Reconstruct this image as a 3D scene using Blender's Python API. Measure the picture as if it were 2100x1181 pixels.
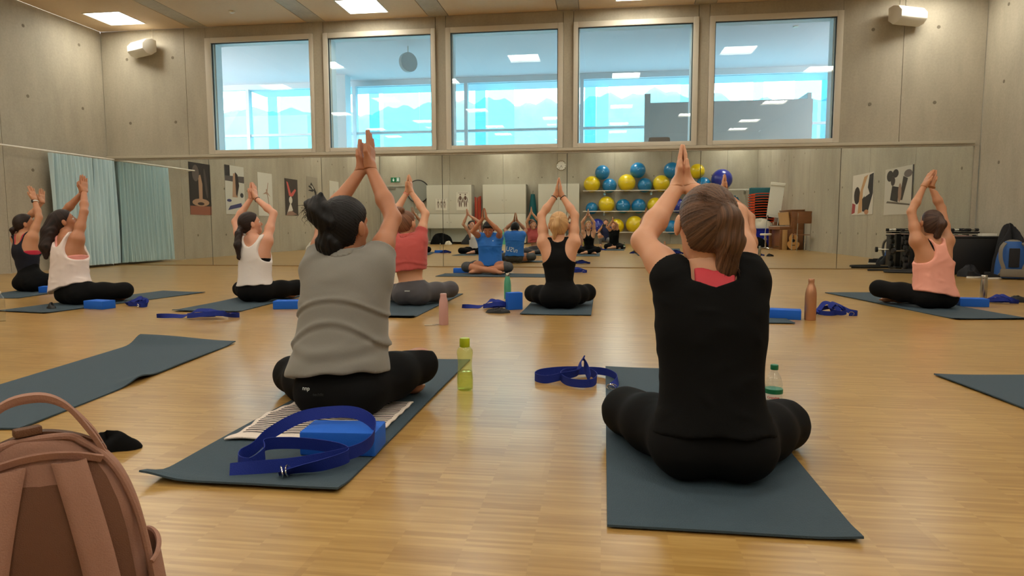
import bpy, bmesh, math, random
import numpy as np
from mathutils import Vector, Matrix, Euler
random.seed(7); np.random.seed(7)
SC = bpy.context.scene
for o in list(bpy.data.objects): bpy.data.objects.remove(o, do_unlink=True)
COL = SC.collection
PI = math.pi
R = math.radians

# ------------------------------------------------------------------ camera, sky, exposure
cam_d = bpy.data.cameras.new('camera'); cam = bpy.data.objects.new('camera', cam_d); COL.objects.link(cam)
_yaw, _pit, _rol = R(7.853), R(5.310), R(-0.149)
_fw = Vector((-math.sin(_yaw)*math.cos(_pit), math.cos(_yaw)*math.cos(_pit), -math.sin(_pit)))
_rt = Vector((math.cos(_yaw), math.sin(_yaw), 0)); _up = _rt.cross(_fw)
_r2 = _rt*math.cos(_rol)+_up*math.sin(_rol); _u2 = -_rt*math.sin(_rol)+_up*math.cos(_rol)
_m = Matrix((_r2, _u2, -_fw)).transposed().to_4x4(); _m.translation = (0, 0, .75)
cam.matrix_world = _m
cam_d.sensor_width = 36; cam_d.lens = 36*1365.8/2100; cam_d.clip_start = .02; cam_d.clip_end = 400
SC.camera = cam
W = bpy.data.worlds.new('sky'); SC.world = W; W.use_nodes = True
_b = W.node_tree.nodes['Background']; _b.inputs[0].default_value = (.96, .98, 1, 1); _b.inputs[1].default_value = 9.5
SC.view_settings.view_transform = 'Standard'; SC.view_settings.look = 'None'
SC.view_settings.gamma = 1; SC.view_settings.use_curve_mapping = False
SC.view_settings.exposure = 0.0
LAMP = 22.5            # strength of the square ceiling fixtures
LAMP_COL = (1, .955, .83)

XL, XR, YF, YB, ZC = -9.635, 6.08, 12.0, -4.14, 4.484
ZM = 2.036

# ------------------------------------------------------------------ materials
def lin(c):
    return tuple(((v/255)/12.92 if v/255 <= .04045 else ((v/255+.055)/1.055)**2.4) for v in c)+(1,)
def mat(name, c, rough=.6, metal=0, spec=.5, bump=0, bscale=60, var=0, vscale=8, sheen=0, sss=0, stretch=(1, 1, 1), coat=0, fine=0):
    m = bpy.data.materials.new(name); m.use_nodes = True
    nt = m.node_tree; b = nt.nodes['Principled BSDF']
    b.inputs['Roughness'].default_value = rough; b.inputs['Metallic'].default_value = metal
    b.inputs['Specular IOR Level'].default_value = spec
    col = lin(c); b.inputs['Base Color'].default_value = col
    if sheen: b.inputs['Sheen Weight'].default_value = sheen; b.inputs['Sheen Roughness'].default_value = .5
    if coat: b.inputs['Coat Weight'].default_value = coat; b.inputs['Coat Roughness'].default_value = .15
    if sss:
        b.inputs['Subsurface Weight'].default_value = sss; b.inputs['Subsurface Radius'].default_value = (.02, .008, .004)
        b.inputs['Subsurface Scale'].default_value = 1
    if bump or var or fine:
        tc = nt.nodes.new('ShaderNodeTexCoord'); mp = nt.nodes.new('ShaderNodeMapping'); mp.inputs['Scale'].default_value = stretch
        nt.links.new(tc.outputs['Object'], mp.inputs['Vector'])
    if bump:
        n = nt.nodes.new('ShaderNodeTexNoise'); n.inputs['Scale'].default_value = bscale; n.inputs['Detail'].default_value = 4
        nt.links.new(mp.outputs[0], n.inputs['Vector'])
        bp = nt.nodes.new('ShaderNodeBump'); bp.inputs['Strength'].default_value = bump; bp.inputs['Distance'].default_value = .01
        nt.links.new(n.outputs['Fac'], bp.inputs['Height']); nt.links.new(bp.outputs[0], b.inputs['Normal'])
    if var:
        n2 = nt.nodes.new('ShaderNodeTexNoise'); n2.inputs['Scale'].default_value = vscale; n2.inputs['Detail'].default_value = 5
        nt.links.new(mp.outputs[0], n2.inputs['Vector'])
        mx = nt.nodes.new('ShaderNodeMix'); mx.data_type = 'RGBA'
        mx.inputs['A'].default_value = tuple(v*(1-var) for v in col[:3])+(1,)
        mx.inputs['B'].default_value = tuple(min(1, v*(1+var)) for v in col[:3])+(1,)
        nt.links.new(n2.outputs['Fac'], mx.inputs['Factor']); nt.links.new(mx.outputs['Result'], b.inputs['Base Color'])
    return m

def concrete(name, c, dark=.8):
    m = bpy.data.materials.new(name); m.use_nodes = True; nt = m.node_tree; b = nt.nodes['Principled BSDF']
    N = nt.nodes.new; L = nt.links.new
    g = N('ShaderNodeNewGeometry')
    def noise(scale, st, detail=6):
        mp = N('ShaderNodeMapping'); mp.inputs['Scale'].default_value = st; L(g.outputs['Position'], mp.inputs['Vector'])
        n = N('ShaderNodeTexNoise'); n.inputs['Scale'].default_value = scale; n.inputs['Detail'].default_value = detail; n.inputs['Roughness'].default_value = .6
        L(mp.outputs[0], n.inputs['Vector']); return n
    a = noise(1.1, (1, 1, .35)); s = noise(2.0, (1.6, 1.6, .45)); f = noise(28, (1, 1, 1))
    ad = N('ShaderNodeMath'); ad.operation = 'ADD'; L(a.outputs['Fac'], ad.inputs[0]); L(s.outputs['Fac'], ad.inputs[1])
    mr = N('ShaderNodeMapRange'); mr.inputs['From Min'].default_value = .62; mr.inputs['From Max'].default_value = 1.38
    L(ad.outputs[0], mr.inputs['Value'])
    mx = N('ShaderNodeMix'); mx.data_type = 'RGBA'; col = lin(c)
    mx.inputs['A'].default_value = tuple(v*dark for v in col[:3])+(1,); mx.inputs['B'].default_value = tuple(min(1, v*1.12) for v in col[:3])+(1,)
    L(mr.outputs[0], mx.inputs['Factor'])
    mr2 = N('ShaderNodeMapRange'); mr2.inputs['From Min'].default_value = .3; mr2.inputs['From Max'].default_value = .7; mr2.inputs['To Min'].default_value = .93; mr2.inputs['To Max'].default_value = 1.05
    L(f.outputs['Fac'], mr2.inputs['Value'])
    mu = N('ShaderNodeMix'); mu.data_type = 'RGBA'; mu.blend_type = 'MULTIPLY'; mu.inputs['Factor'].default_value = 1
    L(mx.outputs['Result'], mu.inputs['A']); L(mr2.outputs[0], mu.inputs['B'])
    L(mu.outputs['Result'], b.inputs['Base Color'])
    b.inputs['Roughness'].default_value = .62; b.inputs['Specular IOR Level'].default_value = .3
    bp = N('ShaderNodeBump'); bp.inputs['Strength'].default_value = .12; bp.inputs['Distance'].default_value = .01
    L(f.outputs['Fac'], bp.inputs['Height']); L(bp.outputs[0], b.inputs['Normal'])
    return m

def parquet():
    m = bpy.data.materials.new('parquet'); m.use_nodes = True; nt = m.node_tree; b = nt.nodes['Principled BSDF']
    N = nt.nodes.new; L = nt.links.new
    g = N('ShaderNodeNewGeometry')
    br = N('ShaderNodeTexBrick'); br.inputs['Scale'].default_value = 1
    br.inputs['Brick Width'].default_value = .16; br.inputs['Row Height'].default_value = .012; br.inputs['Mortar Size'].default_value = .0
    br.offset = .0; br.inputs['Color1'].default_value = (0, 0, 0, 1); br.inputs['Color2'].default_value = (1, 1, 1, 1); br.inputs['Bias'].default_value = 0
    L(g.outputs['Position'], br.inputs['Vector'])
    br2 = N('ShaderNodeTexBrick'); br2.inputs['Scale'].default_value = 1; br2.offset = .37
    br2.inputs['Brick Width'].default_value = .48; br2.inputs['Row Height'].default_value = .16; br2.inputs['Mortar Size'].default_value = .0
    br2.inputs['Color1'].default_value = (0, 0, 0, 1); br2.inputs['Color2'].default_value = (1, 1, 1, 1)
    L(g.outputs['Position'], br2.inputs['Vector'])
    mp = N('ShaderNodeMapping'); mp.inputs['Scale'].default_value = (7, 70, 1); L(g.outputs['Position'], mp.inputs['Vector'])
    n = N('ShaderNodeTexNoise'); n.inputs['Scale'].default_value = 1; n.inputs['Detail'].default_value = 3; L(mp.outputs[0], n.inputs['Vector'])
    big = N('ShaderNodeTexNoise'); big.inputs['Scale'].default_value = .9; big.inputs['Detail'].default_value = 3; L(g.outputs['Position'], big.inputs['Vector'])
    def sep(x):
        s = N('ShaderNodeSeparateColor'); L(x, s.inputs[0]); return s.outputs[0]
    def mad(x, k, y=None):
        q = N('ShaderNodeMath'); q.operation = 'MULTIPLY_ADD'; L(x, q.inputs[0]); q.inputs[1].default_value = k
        if y is None: q.inputs[2].default_value = 0
        else: L(y, q.inputs[2])
        return q.outputs[0]
    v = mad(sep(br.outputs['Color']), .30); v = mad(sep(br2.outputs['Color']), .16, v); v = mad(n.outputs['Fac'], .5, v); v = mad(big.outputs['Fac'], .10, v)
    rp = N('ShaderNodeValToRGB'); L(v, rp.inputs[0])
    e = rp.color_ramp.elements; e[0].position = .2; e[0].color = lin((142, 104, 50)); e[1].position = .9; e[1].color = lin((190, 156, 96))
    x = e.new(.55); x.color = lin((166, 131, 73))
    L(rp.outputs[0], b.inputs['Base Color'])
    # faint scuffs vary the gloss
    sc = N('ShaderNodeTexNoise'); sc.inputs['Scale'].default_value = 3.5; sc.inputs['Detail'].default_value = 4; sc.inputs['Distortion'].default_value = 0; L(g.outputs['Position'], sc.inputs['Vector'])
    mr = N('ShaderNodeMapRange'); mr.inputs['From Min'].default_value = .3; mr.inputs['From Max'].default_value = .75; mr.inputs['To Min'].default_value = .26; mr.inputs['To Max'].default_value = .31
    b.inputs['Roughness'].default_value = .28
    b.inputs['Specular IOR Level'].default_value = .55
    return m

def glass(name, tint, refl=1.0, rough=0.0, frost=0):
    m = bpy.data.materials.new(name); m.use_nodes = True; nt = m.node_tree; N = nt.nodes.new; L = nt.links.new
    nt.nodes.remove(nt.nodes['Principled BSDF']); out = nt.nodes['Material Output']
    t = N('ShaderNodeBsdfTransparent'); t.inputs[0].default_value = tint+(1,)
    base = t.outputs[0]
    if frost:
        tr = N('ShaderNodeBsdfTranslucent'); tr.inputs[0].default_value = tint+(1,)
        mm = N('ShaderNodeMixShader'); mm.inputs[0].default_value = frost; L(base, mm.inputs[1]); L(tr.outputs[0], mm.inputs[2]); base = mm.outputs[0]
    g = N('ShaderNodeBsdfGlossy'); g.inputs['Roughness'].default_value = rough; g.inputs[0].default_value = (refl, refl, refl, 1)
    lw = N('ShaderNodeLayerWeight'); lw.inputs[0].default_value = .5
    pw = N('ShaderNodeMath'); pw.operation = 'POWER'; L(lw.outputs['Facing'], pw.inputs[0]); pw.inputs[1].default_value = 4.5
    fr = N('ShaderNodeMath'); fr.operation = 'MULTIPLY_ADD'; L(pw.outputs[0], fr.inputs[0]); fr.inputs[1].default_value = .85; fr.inputs[2].default_value = .045
    mx = N('ShaderNodeMixShader'); L(fr.outputs[0], mx.inputs[0]); L(base, mx.inputs[1]); L(g.outputs[0], mx.inputs[2])
    L(mx.outputs[0], out.inputs[0]); return m
def emit(name, c, s, base=None):
    m = bpy.data.materials.new(name); m.use_nodes = True; b = m.node_tree.nodes['Principled BSDF']
    b.inputs['Base Color'].default_value = (.9, .9, .9, 1) if base is None else lin(base); b.inputs['Emission Color'].default_value = tuple(c)+(1,); b.inputs['Emission Strength'].default_value = s
    return m
def hairmat(name, c1, c2):
    m = bpy.data.materials.new(name); m.use_nodes = True; nt = m.node_tree; b = nt.nodes['Principled BSDF']; N = nt.nodes.new; L = nt.links.new
    at = N('ShaderNodeAttribute'); at.attribute_name = 'strand'
    mp = N('ShaderNodeMapping'); mp.inputs['Scale'].default_value = (60, 3, 3); L(at.outputs['Vector'], mp.inputs['Vector'])
    n = N('ShaderNodeTexNoise'); n.inputs['Scale'].default_value = 1; n.inputs['Detail'].default_value = 5; n.inputs['Roughness'].default_value = .7; L(mp.outputs[0], n.inputs['Vector'])
    rp = N('ShaderNodeValToRGB'); L(n.outputs['Fac'], rp.inputs[0]); e = rp.color_ramp.elements
    e[0].position = .33; e[0].color = lin(c1); e[1].position = .68; e[1].color = lin(c2)
    L(rp.outputs[0], b.inputs['Base Color']); b.inputs['Roughness'].default_value = .48; b.inputs['Specular IOR Level'].default_value = .25
    bp = N('ShaderNodeBump'); bp.inputs['Strength'].default_value = .7; bp.inputs['Distance'].default_value = .004
    L(n.outputs['Fac'], bp.inputs['Height']); L(bp.outputs[0], b.inputs['Normal'])
    return m

M = dict(
 wall=concrete('concrete_wall', (176, 168, 150)), beam=concrete('concrete_beam', (190, 182, 166)),
 panel=mat('acoustic_ceiling', (218, 196, 166), .85, bump=.25, bscale=180, var=.05, vscale=30),
 floor=parquet(), hole=mat('tie_hole', (120, 112, 96), .9),
 frame=mat('window_frame', (205, 198, 182), .45), gasket=mat('gasket', (38, 44, 44), .6),
 alu=mat('aluminium', (196, 192, 180), .35, .7), rail=mat('rail_paint', (186, 178, 158), .45),
 mirror=mat('mirror_glass', (238, 242, 238), .0, 1), mirback=mat('mirror_back', (70, 76, 70), .5),
 wpane=glass('window_glass', (.86, .92, .93), 1.5), fpane=glass('facade_glass', (.70, .91, .95), .6),
 cyan=glass('cyan_louvre', (.52, .86, .92), .3, .2, .3), dcyan=glass('blue_louvre', (.34, .64, .78), .3, .2, .3),
 gceil=mat('gallery_ceiling', (214, 208, 212), .8), gwall=mat('gallery_wall', (184, 190, 192), .8), gfr=mat('facade_frame', (206, 214, 218), .5, 0),
 gcol=mat('gallery_column', (214, 222, 226), .7), gfloor=mat('gallery_floor', (190, 188, 180), .5), hill=mat('wooded_hill', (84, 118, 128), .9, bump=.6, bscale=.5, var=.3, vscale=.4),  # hill: distance haze is put into its bluish base colour
 lampframe=mat('lamp_frame', (226, 222, 212), .5), lamp=emit('lamp_diffuser', LAMP_COL, LAMP),
 white=mat('white_plastic', (226, 222, 210), .4), black=mat('black_plastic', (24, 24, 25), .45), rubber=mat('black_rubber', (20, 20, 21), .7, bump=.2, bscale=90),
 steel=mat('steel', (186, 182, 172), .25, 1), chrome=mat('chrome', (220, 220, 220), .08, 1),
 mat=mat('mat_foam', (58, 74, 84), .75, bump=.35, bscale=260, var=.07, vscale=60, spec=.3),
 curtain=mat('curtain_cloth', (190, 216, 222), .8, sheen=.2, bump=.1, bscale=300),
 block=mat('blue_foam', (26, 96, 200), .7, bump=.15, bscale=300, spec=.3), strap=mat('blue_webbing', (20, 42, 132), .7, bump=.3, bscale=400, spec=.3),
 skinA=mat('skin_fair', (208, 154, 120), .5, sss=.12, bump=.03, bscale=200, var=.04, vscale=14), skinB=mat('skin_tan', (190, 134, 98), .5, sss=.12, var=.05, vscale=14),
 skinC=mat('skin_warm', (178, 120, 86), .5, sss=.1, var=.05, vscale=14), skinD=mat('skin_pink', (210, 154, 126), .5, sss=.12, var=.05, vscale=14),
 eye=mat('eye_white', (232, 228, 220), .2), iris=mat('iris', (50, 36, 24), .2), lips=mat('lips', (176, 96, 86), .5), brow=mat('brow_hair', (60, 42, 30), .8), nail=mat('red_nail', (205, 30, 60), .25),
 grey_tee=mat('grey_jersey', (130, 127, 120), .9, bump=.12, bscale=500, var=.09, vscale=420, sheen=.2, spec=.2),
 black_tee=mat('black_jersey', (15, 15, 15), .9, bump=.12, bscale=400, spec=.12), legging=mat('black_legging', (14, 14, 15), .85, spec=.15),
 grey_leg=mat('charcoal_legging', (70, 68, 72), .8, var=.12, vscale=300, sheen=.1), pattern_leg=mat('patterned_legging', (62, 64, 66), .7, var=.8, vscale=30, stretch=(1, 1, 3)),
 olive_leg=mat('olive_legging', (84, 80, 58), .8), white_top=mat('white_jersey', (228, 214, 208), .85, bump=.08, bscale=400, spec=.2), white_mesh=mat('white_mesh_top', (222, 216, 212), .8, var=.03, vscale=300),
 salmon=mat('salmon_jersey', (186, 84, 80), .85, bump=.1, bscale=400, var=.06, vscale=300, sheen=.2, spec=.2), bluetee=mat('blue_sport_tee', (24, 110, 204), .6, var=.05, vscale=40),
 black_top=mat('black_tank', (14, 14, 15), .85, spec=.15, bump=.08, bscale=300), navy_top=mat('navy_tank', (24, 26, 38), .8, spec=.3), pink_top=mat('pale_pink_top', (238, 168, 150), .8, bump=.08, bscale=300, spec=.2),
 pink_bra=mat('coral_bra', (214, 66, 78), .7), rose_bra=mat('rose_bra', (226, 150, 140), .7), red_bra=mat('red_bra', (190, 34, 60), .7), navy_shirt=mat('navy_shirt', (34, 44, 84), .8), grey_jean=mat('grey_jeans', (110, 114, 120), .8),
 h_black=hairmat('hair_black', (6, 5, 6), (22, 19, 19)), h_brown=hairmat('hair_brown', (38, 26, 20), (124, 90, 66)), h_dark=hairmat('hair_dark_brown', (16, 10, 9), (54, 37, 30)),
 h_blonde=hairmat('hair_blonde', (150, 106, 66), (226, 186, 132)), h_auburn=hairmat('hair_auburn', (66, 40, 28), (150, 104, 76)), h_mid=hairmat('hair_mid_brown', (40, 28, 24), (96, 72, 60)),
 scrunch=mat('hair_tie', (20, 18, 20), .8), pack=mat('rose_canvas', (160, 120, 102), .85, bump=.25, bscale=420, var=.06, vscale=300, spec=.2), packd=mat('rose_mesh_shaded', (116, 82, 64), .9, bump=.4, bscale=700, spec=.15), zipm=mat('zip_tape', (112, 74, 48), .6, bump=.4, bscale=500),
 towel_w=mat('white_terry', (232, 220, 208), .95, bump=.8, bscale=220), green_cap=mat('green_cap', (16, 110, 70), .4), lime=mat('lime_cap', (176, 190, 20), .4),
 rose_gold=mat('rose_gold', (190, 140, 108), .34, .65), pinkb=mat('dusty_pink_enamel', (196, 152, 146), .4), tealb=mat('teal_enamel', (88, 170, 140), .35, .2),
 ball_b=mat('blue_ball', (20, 120, 176), .28, coat=.4), ball_y=mat('yellow_ball', (222, 196, 20), .3, coat=.4), ball_n=mat('navy_ball', (34, 48, 150), .3, coat=.4),
 cab=mat('cabinet_white', (206, 204, 188), .5), cabs=mat('cabinet_side', (172, 170, 156), .5), door=mat('door_grey', (158, 158, 146), .5), paper=mat('paper', (226, 222, 208), .7),
 ink=mat('print_black', (34, 30, 28), .7), green=emit('exit_green', (.01, .16, .07), .25, (10, 90, 50)), whiteink=mat('print_white', (230, 236, 228), .6),
 teal=mat('teal_foam', (10, 96, 104), .6), orange=mat('orange_plastic', (226, 84, 30), .45), red=mat('red_plastic', (206, 52, 34), .4), cart=mat('blue_cart', (24, 40, 160), .4), cloth_w=mat('cream_cloth', (206, 198, 180), .9, bump=.5, bscale=80),
 wood=mat('piano_wood', (132, 84, 48), .4, var=.15, vscale=6, stretch=(1, 1, 8)), woodl=mat('light_wood', (190, 144, 88), .45, var=.12, vscale=6, stretch=(1, 1, 8)), guitar=mat('guitar_spruce', (206, 150, 84), .3),
 drumskin=mat('drum_mesh', (142, 144, 136), .6), packblue=mat('blue_nylon', (30, 86, 156), .6, bump=.2, bscale=200), packgrey=mat('grey_nylon', (120, 112, 98), .7), navycloth=mat('dark_jacket', (20, 21, 27), .8, bump=.3, bscale=30), redc=mat('red_cloth', (150, 26, 40), .8),
 brownchair=mat('brown_leather', (120, 98, 84), .5),
)

# ------------------------------------------------------------------ mesh building
def npmesh(name, v, f, material=None, smooth=True, sharp=None, attr=None):
    me = bpy.data.meshes.new(name)
    v = np.asarray(v, dtype=np.float32)
    if isinstance(f, np.ndarray):
        nf, k = f.shape
        me.vertices.add(len(v)); me.vertices.foreach_set('co', v.ravel())
        me.loops.add(nf*k); me.loops.foreach_set('vertex_index', f.astype(np.int32).ravel())
        me.polygons.add(nf); me.polygons.foreach_set('loop_start', np.arange(0, nf*k, k, dtype=np.int32))
        me.update(calc_edges=True)
    else:
        me.from_pydata([tuple(x) for x in v.tolist()], [], f); me.update()
    if attr is not None:
        a = me.attributes.new('strand', 'FLOAT_VECTOR', 'POINT'); a.data.foreach_set('vector', attr.astype(np.float32).ravel())
    if smooth: me.polygons.foreach_set('use_smooth', [True]*len(me.polygons))
    if sharp is not None: me.set_sharp_from_angle(angle=sharp)
    if material: me.materials.append(material)
    return me

class MB:
    def __init__(s): s.v = []; s.f = []
    def add(s, v, f):
        n = len(s.v); s.v += [tuple(x) for x in v]; s.f += [tuple(i+n for i in q) for q in f]; return s
    def box(s, c, d, rz=0, rot=None):
        m = rot if rot is not None else Matrix.Rotation(rz, 3, 'Z')
        vs = [Vector(c)+m@Vector((d[0]*x/2, d[1]*y/2, d[2]*z/2)) for z in (-1, 1) for y in (-1, 1) for x in (-1, 1)]
        return s.add(vs, [(0, 2, 3, 1), (4, 5, 7, 6), (0, 1, 5, 4), (2, 6, 7, 3), (0, 4, 6, 2), (1, 3, 7, 5)])
    def bb(s, x0, x1, y0, y1, z0, z1): return s.box(((x0+x1)/2, (y0+y1)/2, (z0+z1)/2), (abs(x1-x0), abs(y1-y0), abs(z1-z0)))
    def tube(s, pts, r, n=10, close=False, flat=1.0, caps=True):
        P = [Vector(p) for p in pts]; N = len(P); rr = r if isinstance(r, (list, tuple)) else [r]*N
        vs = []; up = Vector((0, 0, 1)); prev = None
        for i in range(N):
            if close: t = P[(i+1) % N]-P[i-1]
            else: t = P[min(i+1, N-1)]-P[max(i-1, 0)]
            t = t.normalized() if t.length > 1e-9 else Vector((0, 0, 1))
            if prev is None:
                a = t.cross(up)
                if a.length < .1: a = t.cross(Vector((1, 0, 0)))
            else: a = prev-t*prev.dot(t)
            if a.length < 1e-6: a = t.cross(Vector((0, 1, 0)))
            a.normalize(); prev = a; b = t.cross(a)
            for k in range(n):
                g = 2*PI*k/n; vs.append(P[i]+(a*math.cos(g)+b*math.sin(g)*flat)*rr[i])
        fs = []
        for i in range(N if close else N-1):
            j = (i+1) % N
            for k in range(n): fs.append((i*n+k, i*n+(k+1) % n, j*n+(k+1) % n, j*n+k))
        if not close and caps: fs += [tuple(range(n))[::-1], tuple((N-1)*n+k for k in range(n))]
        return s.add(vs, [q[::-1] for q in fs])
    def cyl(s, a, b, r, r2=None, n=16): return s.tube([a, b], [r, r if r2 is None else r2], n)
    def lathe(s, prof, c=(0, 0, 0), n=24, axis='z', rib=0, ribn=12):
        vs = []
        for (r, z) in prof:
            for k in range(n):
                g = 2*PI*k/n; q = r*(1+rib*math.cos(ribn*g))
                x, y = q*math.cos(g), q*math.sin(g)
                vs.append((c[0]+x, c[1]+y, c[2]+z) if axis == 'z' else ((c[0]+x, c[1]-z, c[2]+y) if axis == 'y' else (c[0]+z, c[1]+x, c[2]+y)))
        fs = []
        for i in range(len(prof)-1):
            for k in range(n): fs.append((i*n+k, i*n+(k+1) % n, (i+1)*n+(k+1) % n, (i+1)*n+k))
        if prof[0][0] > 1e-5: fs.append(tuple(range(n))[::-1])
        if prof[-1][0] > 1e-5: fs.append(tuple((len(prof)-1)*n+k for k in range(n)))
        return s.add(vs, fs)
    def sphere(s, c, r, n=16, m=10, sc=(1, 1, 1)):
        vs = []; fs = []
        for i in range(m+1):
            t = PI*i/m
            for k in range(n):
                g = 2*PI*k/n; vs.append((c[0]+r*sc[0]*math.sin(t)*math.cos(g), c[1]+r*sc[1]*math.sin(t)*math.sin(g), c[2]-r*sc[2]*math.cos(t)))
        for i in range(m):
            for k in range(n): fs.append((i*n+k, i*n+(k+1) % n, (i+1)*n+(k+1) % n, (i+1)*n+k))
        return s.add(vs, fs)
    def sheet(s, fn, nu, nv, th=0):
        """fn(u,v)->point; a slab of thickness th below the sheet"""
        P = [[Vector(fn(i/nu, j/nv)) for j in range(nv+1)] for i in range(nu+1)]
        vs = [P[i][j] for i in range(nu+1) for j in range(nv+1)]; n1 = len(vs); w = nv+1
        fs = [(i*w+j, (i+1)*w+j, (i+1)*w+j+1, i*w+j+1) for i in range(nu) for j in range(nv)]
        if th:
            nr = []
            for i in range(nu+1):
                for j in range(nv+1):
                    a = P[min(i+1, nu)][j]-P[max(i-1, 0)][j]; b = P[i][min(j+1, nv)]-P[i][max(j-1, 0)]
                    q = a.cross(b); nr.append(q.normalized() if q.length > 1e-12 else Vector((0, 0, 1)))
            vs += [vs[k]-nr[k]*th for k in range(n1)]
            fs += [tuple(n1+x for x in q[::-1]) for q in fs]
            ed = [(i*w, (i+1)*w) for i in range(nu)]+[((i+1)*w+nv, i*w+nv) for i in range(nu)]+[(j+1, j) for j in range(nv)]+[(nu*w+j, nu*w+j+1) for j in range(nv)]
            fs += [(b, a, a+n1, b+n1) for a, b in ed]
        return s.add(vs, fs)
    def ribbon(s, pts, wd, width, th):
        """pts centre line, wd list of width direction vectors"""
        P = [Vector(p) for p in pts]; N = len(P)
        vs = []
        for i in range(N):
            t = (P[min(i+1, N-1)]-P[max(i-1, 0)]).normalized(); w = Vector(wd[i]); w = (w-t*w.dot(t)).normalized(); n = t.cross(w)
            for a, b in ((-1, -1), (1, -1), (1, 1), (-1, 1)): vs.append(P[i]+w*a*width/2+n*b*th/2)
        fs = [(0, 1, 2, 3), tuple((N-1)*4+k for k in (3, 2, 1, 0))]
        for i in range(N-1):
            for k in range(4): fs.append((i*4+k, (i+1)*4+k, (i+1)*4+(k+1) % 4, i*4+(k+1) % 4))
        return s.add(vs, fs)
    def mesh(s, name, m, smooth=None, bev=0):
        me = npmesh(name, s.v, s.f, m, smooth=True)
        bm = bmesh.new(); bm.from_mesh(me)
        bmesh.ops.recalc_face_normals(bm, faces=bm.faces)
        if bev:
            bmesh.ops.bevel(bm, geom=[e for e in bm.edges if len(e.link_faces) == 2 and e.calc_face_angle(0) > .6], offset=bev, segments=2, affect='EDGES', profile=.6)
        bm.to_mesh(me); bm.free()
        me.polygons.foreach_set('use_smooth', [True]*len(me.polygons)); me.set_sharp_from_angle(angle=R(35 if smooth is None else smooth))
        return me
    def build(s, name, m, parent=None, bev=0, label=None, loc=None, smooth=None):
        o = bpy.data.objects.new(name, s.mesh(name, m, smooth, bev)); COL.objects.link(o)
        if parent is not None: o.parent = parent
        if loc: o.location = loc
        if label: o['label'] = label
        return o
def link(name, me, parent=None, loc=None):
    o = bpy.data.objects.new(name, me); COL.objects.link(o)
    if parent is not None: o.parent = parent
    if loc is not None: o.location = loc
    return o
def thing(name, label, cat, loc=(0, 0, 0), rz=0, group=None):
    o = bpy.data.objects.new(name, None); COL.objects.link(o); o.location = loc; o.rotation_euler = (0, 0, rz); o.empty_display_size = .1
    o['label'] = label; o['category'] = cat
    if group: o['group'] = group
    return o
def tag(o, label, cat, group=None, kind=None):
    o['label'] = label; o['category'] = cat
    if group: o['group'] = group
    if kind: o['kind'] = kind
    return o
def struct(o, label=None):
    o['kind'] = 'structure'
    if label: o['label'] = label
    return o
def sempty(name, label=None):
    o = bpy.data.objects.new(name, None); COL.objects.link(o); return struct(o, label)
def copy_tree(o, parent=None):
    c = o.copy(); COL.objects.link(c); c.parent = parent
    for ch in list(o.children): copy_tree(ch, c)
    return c
def crom(P, n=6):
    """Catmull-Rom through tuples of any length"""
    P = [np.array(p, float) for p in P]; P = [2*P[0]-P[1]]+P+[2*P[-1]-P[-2]]; out = []
    for i in range(1, len(P)-2):
        for k in range(n):
            t = k/n; a, b, c, d = P[i-1], P[i], P[i+1], P[i+2]
            out.append(.5*((2*b)+(-a+c)*t+(2*a-5*b+4*c-d)*t*t+(-a+3*b-3*c+d)*t**3))
    out.append(P[-2]); return [tuple(float(x) for x in q) for q in out]
# ================================================================== ROOM SHELL
def slab(name, x0, x1, y0, y1, z0, z1, m, parent=None, bev=0, label=None):
    return MB().bb(x0, x1, y0, y1, z0, z1).build(name, m, parent, bev, label)

# floor
struct(slab('floor', XL, XR, YB, YF, -.08, 0, M['floor']))
# walls: a core slab behind a skin of cast panels with open joints
WINX = [(-7.47, -5.34), (-5.14, -3.03), (-2.84, -.74), (-.56, 1.56), (1.74, 3.88)]
GLX = [(-7.35, -5.41), (-5.05, -3.11), (-2.75, -.83), (-.48, 1.47), (1.83, 3.78)]
ZWB, ZWT, ZGB, ZGT = 2.127, 4.274, 2.203, 4.181
SEAMX = [-7.5, -5.24, -2.93, -.66, 1.64, 3.93]
G = .004
hole_me = MB().cyl((0, 0, -.001), (0, 0, .0025), .028, n=12).mesh('tie_hole', M['hole'])
def holes(parent, pts, rot):
    for p in pts:
        o = link('tie_hole', hole_me, parent, p); o.rotation_euler = rot
wf = sempty('wall_front')
PW = .10
def fpan(x0, x1, z0, z1): slab('concrete_panel', x0+G, x1-G, YF, YF+PW, z0+G, z1-G, M['wall'], wf)
slab('wall_core', XL, XR, YF+PW, YF+PW+.2, 0, ZM+.02, M['wall'], wf); slab('wall_core', XL, -7.5, YF+PW, YF+PW+.2, ZM, ZC, M['wall'], wf); slab('wall_core', 3.9, XR, YF+PW, YF+PW+.2, ZM, ZC, M['wall'], wf)
slab('wall_core', -7.5, 3.9, YF+PW, YF+PW+.2, ZM, ZWB-.03, M['wall'], wf); slab('wall_core', -7.5, 3.9, YF+PW, YF+PW+.2, ZWT+.03, ZC, M['wall'], wf)
for x0, x1 in ((XL, -7.9), (-7.9, -7.47), (3.88, 4.83), (4.83, XR)): fpan(x0, x1, ZM, ZC)
xs = [-7.47]+[v for w in WINX for v in w][1:-1]+[3.88]
for i in range(5):
    a, b = WINX[i]; fpan(a, b, ZM, ZWB); fpan(a, b, ZWT, ZC)
    if i < 4: slab('concrete_pier', b+.004, WINX[i+1][0]-.004, YF, YF+PW+.2, ZM, ZC, M['wall'], wf)
for x0, x1 in zip([XL]+SEAMX, SEAMX+[XR]): fpan(x0, x1, 0, ZM)
holes(wf, [(x, YF, z) for z in (2.75, 3.95) for x in (-9.1, -8.15, 4.35, 5.35)], (PI/2, 0, 0))
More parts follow.
